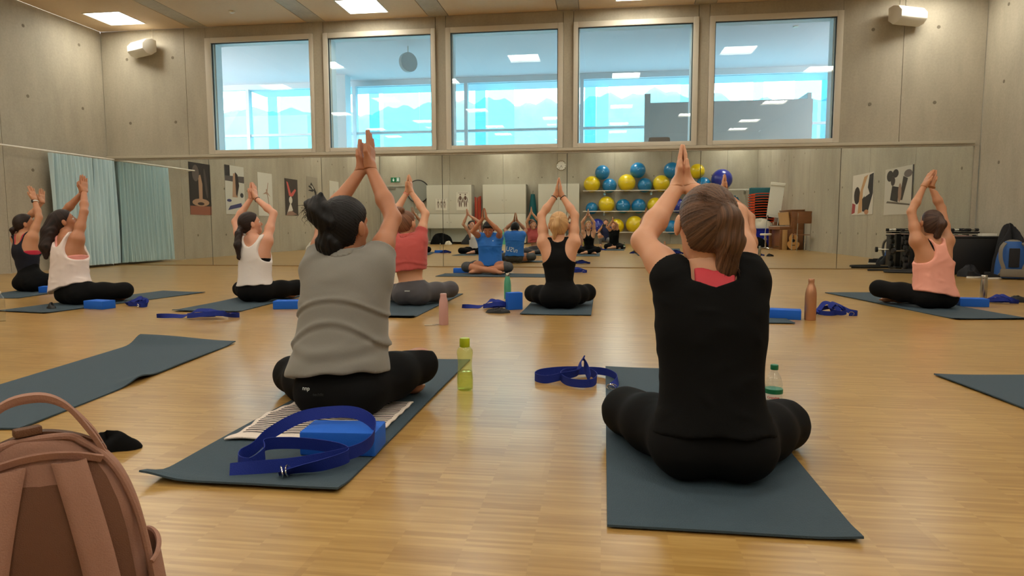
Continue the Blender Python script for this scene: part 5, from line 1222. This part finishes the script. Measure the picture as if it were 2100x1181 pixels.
for i, (pts, l) in enumerate(((((4.30, 11.62, 0), (4.5, 11.64, 0), (4.8, 11.58, 0), (5.15, 11.5, 0)), 'long black padded bar lying on the floor nearest the mirror'), (((5.0, 11.02, 0), (4.6, 11.1, 0), (4.42, 11.22, 0), (4.5, 11.36, 0), (4.8, 11.4, 0), (5.1, 11.3, 0)), 'black resistance tube bent in a loop on the floor before the weight stand'))):
    q = [(a-4.7, b-11.3, .018) for a, b, c in pts]; o = MB().tube(crom(q, 8), .016, 8).build('resistance_tube', M['rubber'], None); o.location = (4.7, 11.3, 0); tag(o, l, 'tube')
t = thing('flight_case', 'large black equipment box in the right front corner with papers on top', 'box', (5.53, 11.12, 0), R(-6))
MB().box((0, 0, .285), (.72, .56, .53)).build('case', M['black'], t, bev=.012); MB().box((0, 0, .565), (.74, .58, .03)).build('lid', M['black'], t, bev=.006)
for x in (-.30, .30):
    for y in (-.22, .22): MB().cyl((x, y, .001), (x, y, .02), .03, n=10).build('foot', M['rubber'], t)
for s in (-1, 1): MB().tube([(s*.355, -.08, .35), (s*.385, -.06, .37), (s*.385, .06, .37), (s*.355, .08, .35)], .007, 6).build('handle', M['steel'], t)
o = MB().box((0, 0, .004), (.30, .20, .008), rz=.2).build('magazine', mat('magazine_cover', (196, 150, 140), .5)); o.location = (5.34, 11.0, .581); tag(o, 'pinkish magazine on the black equipment box', 'magazine')
o = MB().box((0, 0, .02), (.20, .14, .04), rz=-.1).build('notebook', M['paper'], bev=.003); o.location = (5.72, 10.94, .581); tag(o, 'white notebook at the edge of the black equipment box', 'notebook')
lump('jacket', 'dark jackets piled on the floor against the right wall behind the blue backpack', 'jacket', 'navycloth', 5.78, 10.52, .32, .42, .62, 12, 0, 36)
lump('shirt', 'dark red garment on top of the jacket pile', 'cloth', 'redc', 5.97, 10.42, .10, .14, .60, 13)
lump('bag', 'dark crumpled bag on the floor before the black equipment box', 'bag', 'navycloth', 5.28, 10.52, .34, .20, .14, 15)
t = thing('backpack', 'blue and grey hiking backpack at the right edge of the photo', 'backpack', (5.62, 10.10, 0), R(-22))
def bk(u, v):
    a = 2*PI*u; z = .02+.50*v; w = .20*(1-.55*v**3); d = .14*(1-.45*v**2); e = .8
    return (w*math.copysign(abs(math.cos(a))**e, math.cos(a)), d*math.copysign(abs(math.sin(a))**e, math.sin(a))+.05*v*v, z+.0)
MB().sheet(bk, 32, 18, .0).build('shell', M['packblue'], t, smooth=70); MB().sphere((0, .05, .50), .1, 16, 8, (1.0, .75, .45)).build('lid', M['packgrey'], t)
for s in (-1, 1):
    q = crom([(s*.10, -.05, .50), (s*.15, -.12, .42), (s*.15, -.15, .28), (s*.11, -.15, .13), (s*.15, -.12, .05)], 6); MB().ribbon(q, [(1, 0, 0)]*len(q), .045, .02).build('shoulder_strap', M['packgrey'], t, smooth=60)
MB().box((0, -.145, .09), (.30, .05, .11)).build('hip_belt', M['packgrey'], t, bev=.02); MB().box((0, -.15, .30), (.12, .03, .26)).build('back_pad', M['navycloth'], t, bev=.012)
def shoe(label, x, y, rz, m='navycloth', sole='white'):
    t = thing('sneaker', label, 'shoe', (x, y, 0), R(rz))
    prof = []
    def so(u, v):
        a = 2*PI*u; l = .135; w = .045*(1+.15*math.cos(a)); return (l*math.cos(a)*(1-.04*v), w*math.sin(a)*(1-.06*v), .002+.024*v)
    b = MB().sheet(so, 24, 1); b.f += [tuple(i*2 for i in range(24))[::-1], tuple(i*2+1 for i in range(24))]; b.build('sole', M[sole], t)
    rr = []
    for z, l, w, cx in ((.026, .128, .043, 0), (.045, .118, .040, -.006), (.062, .085, .036, -.036), (.085, .052, .031, -.068), (.098, .048, .029, -.070)):
        rr.append([(cx+l*math.cos(2*PI*k/20), w*math.sin(2*PI*k/20), z) for k in range(20)])
    loft(rr).build('upper', M[m], t, smooth=60); MB().box((-.01, 0, .066), (.06, .02, .006), rot=Matrix.Rotation(.35, 3, 'Y')).build('laces', M['white'], t, bev=.002)
shoe('dark sneaker with white sole below the blue hiking backpack, left one', 5.22, 10.24, 20); shoe('dark sneaker with white sole below the blue hiking backpack, right one', 5.36, 10.06, 8)

# ================================================================== BACK OF THE ROOM, SEEN IN THE MIRROR
YW = YB
def cabinet(label, x0, x1, z0, niche):
    t = thing('cabinet', label, 'cabinet', ((x0+x1)/2, YW+.02, 0)); w = (x1-x0)/2; D_ = .55; H_ = 2.47; zb = .10 if niche else .06
    for s in (-1, 1): MB().bb(s*w-s*.02, s*w, 0, D_, z0, H_).build('side', M['cabs'], t)
    MB().bb(-w, w, 0, D_, H_-.02, H_).build('top', M['cab'], t); MB().bb(-w, w, 0, D_, z0, z0+.02).build('bottom', M['cab'], t); MB().bb(-w, w, 0, .01, z0, H_).build('back', M['cab'], t)
    zs = [(z0+.01 if not niche else .66, 1.27), (1.275, H_-.005)]
    if niche: MB().bb(-w+.02, w-.02, 0, D_-.02, .64, .655).build('shelf', M['cab'], t)
    for s in (-1, 1):
        for (a, b) in zs:
            d = MB().bb(min(s*.003, s*(w-.002)), max(s*.003, s*(w-.002)), D_, D_+.02, a+.003, b-.003).build('door', M['cab'], t, bev=.002)
            MB().cyl((-s*.0+s*.08, D_+.02, (a+b)/2-.05), (s*.08, D_+.032, (a+b)/2-.05), .022, n=12).build('lock', M['cabs'], d)
    return t
c1 = cabinet('white double-door cabinet with open bottom shelf and anatomy charts, leftmost in the mirror', -7.42, -5.50, .10, True)
cabinet('white double-door cabinet in the mirror behind the instructor', -5.02, -3.21, .05, False)
cabinet('white double-door cabinet next to the ball rack in the mirror', -2.70, -1.02, .05, False)
def chart(lab, x, z0, z1, w, figs, s):
    t = thing('poster', lab, 'poster', (x, YW+.605, (z0+z1)/2), 0, 'anatomy charts on the cabinet'); h = z1-z0
    t.rotation_euler = (R(90), 0, R(180)); MB().box((0, 0, 0), (w, h, .003)).build('sheet', M['paper'], t)
    for i in range(figs):
        cx = (i+.5)/figs*.8-.4; b = MB()
        P_ = [ellp(cx*w, h*.36, .035*w*s, .045*h), ellp(cx*w, h*.17, .07*w*s, .12*h), ellp((cx-.045*s)*w, -h*.14, .03*w*s, .20*h), ellp((cx+.045*s)*w, -h*.14, .03*w*s, .20*h), ellp((cx-.11*s)*w, h*.06, .018*w*s, .16*h, a=-.12), ellp((cx+.11*s)*w, h*.06, .018*w*s, .16*h, a=.12)]
        for p in P_: b.add([(x_, y_, .0022) for x_, y_ in p], [tuple(range(len(p)))])
        b.build('figure_print', mat('anatomy_ink', (92, 66, 54) if figs == 2 else (120, 104, 92), .6), t)
    MB().box((0, h*.45, .0022), (w*.8, h*.015, .0006)).build('heading_print', M['ink'], t)
chart('tall anatomy chart with two figures on the left cabinet', -5.86, 1.42, 2.17, .54, 2, 1.5); chart('smaller sheet with three anatomical figures on the left cabinet', -6.78, 1.42, 1.91, .50, 3, .8)
# door, exit sign, switches, drum
d = sempty('door_1', 'grey door left of the cabinets in the mirror'); 
MB().bb(-9.50, -8.20, YW-.06, YW-.02, .01, 2.46).build('leaf', M['door'], d)
for (a, b, z0, z1) in ((-9.52, -9.46, 0, 2.52), (-8.22, -8.16, 0, 2.52), (-9.52, -8.16, 2.46, 2.52)): MB().bb(a, b, YW-.08, YW+.01, z0, z1).build('door_frame', M['cabs'], d)
MB().bb(-9.25, -8.95, YW-.02, YW+.02, 2.36, 2.41).build('door_closer', M['steel'], d); MB().tube([(-8.34, YW-.02, 1.05), (-8.34, YW+.04, 1.05), (-8.46, YW+.04, 1.05)], .010, 8).build('door_handle', M['steel'], d)
t = thing('exit_sign', 'green emergency exit sign with running figure and arrow above the door in the mirror', 'sign', (-8.95, YW, 2.75)); t.rotation_euler = (R(90), 0, R(180))
MB().box((0, 0, .012), (.40, .20, .024)).build('panel', M['green'], t)
b = MB()
def poly(b, pts, z=.0255): b.add([(x, y, z) for x, y in pts], [tuple(range(len(pts)))])
# local +x is to the viewer's right seen in the room, so the mirror shows it reversed, as in the photo
poly(b, [(-.17, -.08), (-.155, -.08), (-.155, .08), (-.17, .08)]); poly(b, [(-.17, .065), (-.07, .065), (-.07, .08), (-.17, .08)]); poly(b, [(-.085, -.08), (-.07, -.08), (-.07, .08), (-.085, .08)])
poly(b, ellp(-.115, .045, .012, .013)); poly(b, [(-.13, .03), (-.105, .03), (-.10, -.02), (-.085, -.06), (-.095, -.065), (-.115, -.025), (-.135, -.065), (-.145, -.06), (-.128, -.01)]); poly(b, [(-.148, .0), (-.13, .03), (-.12, .02), (-.14, -.005)])
poly(b, [(.07, .075), (.09, .075), (.09, -.02), (.07, -.02)]); poly(b, [(.035, .005), (.080, -.075), (.125, .005), (.105, .015), (.080, -.035), (.055, .015)])
b.build('pictogram', emit('exit_white', (.8, .9, .8), .35), t)
for i, (x, z, l) in enumerate(((-8.02, 1.72, 'upper light switch'), (-8.02, 1.58, 'second light switch'), (-8.08, 1.22, 'lower left light switch'), (-7.90, 1.20, 'lower right light switch'))):
    t = thing('light_switch', l+' on the wall between door and cabinet in the mirror', 'switch', (x, YW, z)); MB().bb(-.05, .05, 0, .012, -.055 if i < 2 else -.09, .055 if i < 2 else .09).build('plate', M['white'], t, bev=.002); MB().bb(-.03, .03, .012, .018, -.03, .03).build('rocker', M['white'], t)
t = thing('trampoline', 'round grey mini trampoline hung on the wall beside the door in the mirror', 'trampoline', (-7.92, YW+.10, 2.24))
MB().tube([(.48*math.cos(a), 0, .48*math.sin(a)) for a in np.linspace(0, 2*PI, 40, endpoint=False)], .02, 8, close=True).build('rim', M['black'], t)
MB().tube([(0, -.004, 0), (0, .004, 0)], [.455, .455], 40).build('jumping_bed', M['drumskin'], t)
for a in np.linspace(0, 2*PI, 6, endpoint=False): MB().cyl((.44*math.cos(a), -.02, .44*math.sin(a)), (.44*math.cos(a), -.09, .44*math.sin(a)), .015, n=8).build('leg', M['black'], t)
t = thing('wall_clock', 'round white wall clock with black hands above the cabinets in the mirror', 'clock', (-1.79, YW, 3.25)); t.rotation_euler = (R(90), 0, R(180))
MB().tube([(.192*math.cos(a), .192*math.sin(a), .022) for a in np.linspace(0, 2*PI, 40, endpoint=False)], .014, 8, close=True).build('rim', M['steel'], t); MB().lathe([(.188, .030), (.001, .0305)], n=40).build('dial', M['white'], t)
for k in range(12): a = k*PI/6; MB().box((.16*math.sin(a), .16*math.cos(a), .033), (.010, .036, .003), rz=-a).build('hour_mark', M['ink'], t)
def handc(name, a, l, w): MB().box((l*.42*math.sin(a), l*.42*math.cos(a), .036), (w, l, .003), rz=-a).build(name, M['ink'], t)
handc('minute_hand', R(-215), .17, .010); handc('hour_hand', R(-150), .11, .013)
for i, (x, m, l, n) in enumerate(((-5.27, 'red', 'bundle of red gymnastics poles between the left cabinets in the mirror', 5),)):
    t = thing('pole_bundle', l, 'poles', (x, YW+.25, 0))
    for k in range(n): MB().cyl((-.13+.055*k, .03*math.sin(k*2), 0.0), (-.13+.058*k, .03*math.sin(k*2), 1.98+.03*math.sin(k*5)), .022, n=10).build('pole', M['red'] if k % 2 == 0 else mat('orange_pole', (214, 96, 60), .5), t)
t = thing('hanging_mats', 'dark teal rolled mats hanging between two cabinets in the mirror', 'mats', (-2.95, YW+.28, 0))
def hm(u, v):
    a = 2*PI*u; w = .16*(1-.5*v**3); return (w*math.cos(a)+.012*math.sin(3*a+v*4), .11*math.sin(a), .35+1.72*v)
b = MB().sheet(hm, 28, 20); b.build('mat_roll', M['teal'], t, smooth=70); MB().tube([(0, 0, 2.07), (0, 0, 2.2), (0, -.27, 2.2)], .008, 6).build('hook', M['steel'], t)
# ball rack
rk = thing('ball_rack', 'wall rack of three double steel rails carrying the exercise balls in the mirror', 'rack', (0, YW, 0))
for z in (2.17, 1.335, .485):
    for y in (.12, .58): MB().cyl((-.87, y, z), (5.72, y, z), .016, n=8).build('rail', M['white'], rk)
    for x in (.0, 1.9, 3.8, 5.6): MB().box((x, .30, z-.03), (.04, .60, .03)).build('bracket', M['white'], rk); MB().box((x, .015, z-.08), (.08, .03, .16)).build('wall_plate', M['steel'], rk)
BL = [('b','t',-0.09,2.93,0.31),('b','t',1.33,2.97,0.33),('b','t',2.68,2.97,0.34),('y','t',3.67,3.05,0.31),('y','u',-0.51,2.47,0.35),('b','u',0.20,2.46,0.31),('y','u',0.89,2.50,0.37),('b','u',1.62,2.47,0.31),('y','u',2.27,2.50,0.35),('b','u',2.93,2.47,0.31),('y','u',3.43,2.47,0.255),('b','u',3.93,2.49,0.31),('n','u',4.62,2.56,0.43),('b','m',-0.51,1.57,0.26),('y','m',0.09,1.63,0.35),('b','m',0.76,1.60,0.31),('b','m',1.39,1.61,0.31),('y','m',2.04,1.65,0.33),('n','m',2.94,1.65,0.31),('n','l',-0.28,0.83,0.33),('y','l',0.50,0.81,0.33),('y','l',1.23,0.85,0.37),('b','l',2.72,0.76,0.30)]
BLAB = ['light blue ball stacked on top of the rack, first from the left', 'light blue ball stacked on top of the rack, second from the left', 'light blue ball stacked on top of the rack, left of raised hands', 'yellow ball stacked on top of the rack, cut by the mirror joint',
 'yellow ball at the left end of the upper rail', 'light blue ball on the upper rail, between the first two yellow balls', 'second yellow ball on the upper rail', 'light blue ball on the upper rail, right of the second yellow ball', 'third yellow ball on the upper rail', 'light blue ball on the upper rail, right of the third yellow ball', 'small yellow ball on the upper rail behind the raised hands', 'light blue ball on the upper rail, beside the huge dark blue ball', 'very large dark blue ball at the right of the upper rail',
 'smallest light blue ball, at the left end of the middle rail', 'large yellow ball on the middle rail, second from the left', 'light blue ball on the middle rail, right of its first yellow ball', 'light blue ball on the middle rail, fourth from the left', 'second yellow ball on the middle rail', 'dark blue ball on the middle rail beside the ponytail',
 'dark blue ball on the bottom rail behind the photographer', 'yellow ball on the bottom rail, second from the left', 'largest yellow ball, third on the bottom rail', 'light blue ball at the right end of the bottom rail']
BP = []
for c, tr, x, z, r_ in BL:
    r_ *= .955; y = r_+.04
    if tr != 't': zr = {'u': 2.17, 'm': 1.335, 'l': .485}[tr]; g_ = .23; y = .35 if r_ < .33 else r_+.03; zz = zr+math.sqrt((r_+.017)**2-max(abs(y-.12), abs(.58-y))**2) if r_ < .33 else zr+math.sqrt((r_+.017)**2-(.58-y)**2)
    else: zz = None
    BP.append([c, tr, x, y, zz, r_])
for q in BP:
    if q[1] == 't':
        q[3] = .36; nb_ = [p for p in BP if p[1] == 'u' and abs(p[2]-q[2]) < p[5]+q[5]]
        q[4] = max(p[4]+math.sqrt(max(0, (p[5]+q[5]+.002)**2-(p[2]-q[2])**2-(p[3]-q[3])**2)) for p in nb_)
for (c, tr, x, y, zz, r_), l in zip(BP, BLAB):
    prof = [(r_*math.sin(PI*i/40), -r_*math.cos(PI*i/40)) for i in range(41)]; prof[0] = (.001, prof[0][1]); prof[-1] = (.001, prof[-1][1])
    t = thing('exercise_ball', l+' in the mirror', 'ball', (x, YW+y, zz), 0, 'exercise balls on the rack')
    MB().lathe(prof, n=40).build('ball_shell', M['ball_'+c], t, smooth=80); MB().cyl((0, r_*.985, 0), (0, r_+.004, 0), .012, n=10).build('valve_plug', M['white'], t)
# right back corner
t = thing('mat_stack', 'stack of dark teal gym mats standing on end in the back corner in the mirror', 'mats', (5.62, -1.35, 0))
for k in range(6): MB().bb(-.42, .42, .07*k, .07*k+.062, 0, 2.10-.015*(k % 3)).build('gym_mat', M['teal'], t, bev=.012)
t = thing('aqua_bundle', 'bundle of bluish foam rolls at the end of the ball rack in the mirror', 'foam rolls', (5.05, -3.2, 0))
for k in range(9): MB().cyl((-.2+.13*(k % 3)+.03*(k//3), .12*(k//3), 0), (-.2+.13*(k % 3), .12*(k//3), 1.75+.05*(k % 4)), .065, n=12).build('foam_roll', mat('aqua_foam', (30, 96, 124), .7) if k == 0 else bpy.data.materials['aqua_foam'], t)
for k in range(20):
    z = .10+.089*k
    if k == 0: me0 = None
    def stp(u, v): return (0, 0, 0)
    t = thing('step_board', 'orange step board in the tall stack in the mirror, number %d from the floor' % (k+1), 'step board', (5.54, -.62, z), R(0), 'stacked orange step boards')
    if k == 0:
        def top_(u, v): x = (u-.5)*.98; y = (v-.5)*.40; return (x, y, .045+.045*max(0, math.cos((u-.5)*PI))**.8)
        m1 = MB().sheet(top_, 18, 4, .022).mesh('platform', M['orange']); m2 = MB().box((-.39, 0, .022), (.14, .38, .044)).box((.39, 0, .022), (.14, .38, .044)).mesh('foot', M['orange'], bev=.01)
    t['label'] = 'orange step board, %s of the tall stack in the mirror' % ('topmost' if k == 19 else 'bottom one' if k == 0 else ['', 'second', 'third', 'fourth', 'fifth', 'sixth', 'seventh', 'eighth', 'ninth', 'tenth', 'eleventh', 'twelfth', 'thirteenth', 'fourteenth', 'fifteenth', 'sixteenth', 'seventeenth', 'eighteenth', 'nineteenth'][k]+' from the floor')
    link('platform', m1, t); link('foot', m2, t)
    if k == 0: t.location.z = .10
pl = thing('pallet', 'dark rolling board under the orange step boards in the mirror', 'trolley', (5.54, -.62, 0)); MB().bb(-.46, .46, -.2, .2, .045, .10).build('board', M['black'], pl)
for x in (-.4, .4):
    for y in (-.15, .15): MB().cyl((x-.012, y, .022), (x+.012, y, .022), .022, n=12).build('wheel', M['rubber'], pl)
t = thing('storage_tub', 'deep blue plastic tub on wheels filled with a light cloth in the mirror', 'tub', (5.30, .12, 0))
rr = [[(w*math.copysign(abs(math.cos(a))**.35, math.cos(a)), d_*math.copysign(abs(math.sin(a))**.35, math.sin(a)), z) for a in np.linspace(0, 2*PI, 32, endpoint=False)] for z, w, d_ in ((.07, .32, .22), (.60, .40, .29), (.62, .425, .31), (.65, .425, .31), (.65, .39, .28), (.45, .37, .26))]
loft(rr).build('tub', M['cart'], t); 
for x in (-.25, .25):
    for y in (-.16, .16): MB().cyl((x-.014, y, .035), (x+.014, y, .035), .035, n=12).build('caster', M['rubber'], t)
text('print', 'IVO', .08, M['whiteink'], t, (.1, .32, .25), (R(90), 0, R(180)))
o = lump('blanket', 'cream crumpled cloth heaped on the blue tub in the mirror', 'cloth', 'cloth_w', 5.35, .12, .72, .50, .30, 21, 0, 36); o.location.z = .62
o = lump('ball_bag', 'dark brown ball behind the blue tub in the mirror', 'ball', 'brownchair', 5.78, .55, .26, .26, .24, 22); o.location.z = .86
t = thing('stand_box', 'brown box holding the dark ball beside the tub in the mirror', 'box', (5.78, .55, 0)); MB().bb(-.16, .16, -.14, .14, 0, .86).build('carton', M['wood'], t, bev=.01); MB().bb(-.162, .162, -.03, .03, .80, .862).build('tape', M['cloth_w'], t)
t = thing('flip_chart', 'white flip chart leaning obliquely over the piano in the mirror', 'flip chart', (5.42, .90, 0)); t.rotation_euler = (0, R(6), 0)
MB().bb(-.22, .22, -.01, .01, 1.02, 2.12).build('board', M['white'], t, bev=.004); MB().bb(-.23, .23, .0, .05, 2.06, 2.16).build('clamp', M['paper'], t, bev=.01); MB().bb(-.21, .21, .012, .018, 1.10, 2.06).build('paper_pad', M['paper'], t)
for x in (-.18, .18): MB().cyl((x, -.02, .02), (x, -.02, 1.05), .014, n=8).build('leg', M['alu'], t); MB().cyl((x, .03, 1.03), (x, .03, 1.06), .025, n=10).build('knob', M['black'], t)
t = thing('piano', 'brown upright piano against the right wall in the mirror', 'piano', (5.78, 1.75, 0))
MB().bb(-.28, .28, -.72, .72, .0, .62).build('lower_case', M['wood'], t, bev=.008); MB().bb(-.08, .28, -.72, .72, .62, 1.20).build('upper_case', M['wood'], t, bev=.008); MB().bb(-.10, .29, -.74, .74, 1.20, 1.23).build('lid', M['wood'], t, bev=.006)
MB().bb(-.42, -.06, -.70, .70, .62, .72).build('keybed', M['wood'], t, bev=.008); MB().bb(-.40, -.12, -.66, .66, .72, .735).build('keys', M['white'], t); MB().box((-.13, 0, .96), (.02, 1.20, .40), rot=Matrix.Rotation(R(-8), 3, 'Y')).build('music_desk', M['woodl'], t)
for y in (-.66, .66): MB().bb(-.41, -.33, y-.04, y+.04, 0, .62).build('leg', M['wood'], t, bev=.006)
for k in range(26): MB().bb(-.40, -.24, -.63+.05*k, -.63+.05*k+.02, .735, .748).build('black_key', M['black'], t)
for y in (-.15, 0, .15): MB().cyl((-.28, y, .08), (-.36, y, .07), .012, n=8).build('pedal', M['steel'], t)
t = thing('guitar', 'acoustic guitar leaning between the piano and a chair in the mirror', 'guitar', (5.72, 2.68, 0)); t.rotation_euler = (R(9), 0, R(200))
def gb(u, v):
    a = 2*PI*u; s = math.sin(a); c = math.cos(a); w = .19 if s < 0 else .145; waist = 1-.22*math.exp(-((s-.1)/.28)**2)
    return (w*c*waist*v, -.05, .27+.25*s*v)
MB().sheet(gb, 36, 4, .0).build('soundboard', M['guitar'], t)
def gs(u, v):
    p = gb(u, 1); return (p[0], -.05+.10*v, p[2])
b = MB().sheet(gs, 36, 1); b.f.append(tuple(i*2+1 for i in range(36))); b.build('body', M['wood'], t)
MB().tube([(0, -.052, .30), (0, -.0535, .30)], [.05, .05], 20).build('sound_hole', M['ink'], t); MB().bb(-.025, .025, -.07, -.045, .36, .86).build('neck', M['wood'], t); MB().bb(-.035, .035, -.065, -.045, .86, 1.02).build('headstock', M['wood'], t, bev=.004); MB().bb(-.05, .05, -.06, -.05, .15, .17).build('bridge', M['ink'], t)
t = thing('wooden_panel', 'light wooden panel standing at the end of the piano in the mirror', 'board', (5.50, 2.52, 0)); MB().bb(-.07, .07, -.015, .015, .0, .60).build('board', M['woodl'], t, bev=.004); MB().bb(-.07, .07, -.02, .02, .60, .62).build('edge', M['woodl'], t)
t = thing('stacking_chair', 'tall stack chair with brown wooden back beside the guitar in the mirror', 'chair', (5.78, 3.22, 0), R(175))
MB().bb(-.20, .20, -.20, .20, .46, .48).build('seat', M['wood'], t, bev=.006); MB().bb(-.20, .20, -.24, -.22, .80, 1.16).build('backrest', M['wood'], t, bev=.02)
for x in (-.19, .19):
    MB().tube([(x, -.21, 0), (x, -.20, .46), (x, -.23, 1.10)], .012, 8).build('back_leg', M['chrome'], t); MB().tube([(x, .20, 0), (x, .18, .46)], .012, 8).build('front_leg', M['chrome'], t)
lump('bag', 'black sports bag with white stripes before the tub in the mirror', 'bag', 'black_tee', 5.02, 1.05, .55, .32, .30, 31, 10, 34)
t = thing('stool', 'low steel stool with star base before the piano in the mirror', 'stool', (5.02, 2.15, 0)); MB().lathe([(.16, .44), (.17, .46), (.17, .49), (.15, .50), (.001, .50)], n=24).build('seat', M['white'], t); MB().cyl((0, 0, .04), (0, 0, .44), .022, n=10).build('post', M['chrome'], t)
for k in range(5): a = k*2*PI/5; MB().tube([(0, 0, .06), (.20*math.cos(a), .20*math.sin(a), .03)], .014, 8).build('foot', M['chrome'], t)
lump('bag', 'dark bag on the floor at the left cabinet in the mirror', 'bag', 'black_tee', -6.75, -3.25, .75, .40, .38, 41, 0, 34); lump('bag', 'dark bag on the floor right of the left cabinet in the mirror', 'bag', 'rubber', -5.55, -3.20, .55, .38, .34, 42, 0, 34)
lump('towel', 'white crumpled towel beside the dark bag at the left cabinet in the mirror', 'towel', 'cloth_w', -6.35, -2.95, .30, .20, .12, 43)
lump('bag', 'light teal bag behind the instructor in the mirror', 'bag', 'tealb', -4.1, -3.2, .42, .30, .50, 45)
lump('bag', 'lime green bag at the foot of the rack in the mirror', 'bag', 'lime', -1.35, -2.4, .30, .26, .42, 46)
lump('bag', 'white and black duffel bag at the foot of the left wall in the mirror', 'bag', 'white', -9.25, 3.55, .42, .66, .26, 47, 0, 34)
shoe('black sneaker beside the white duffel bag at the left wall', -9.30, 2.85, 80, 'navycloth', 'black')
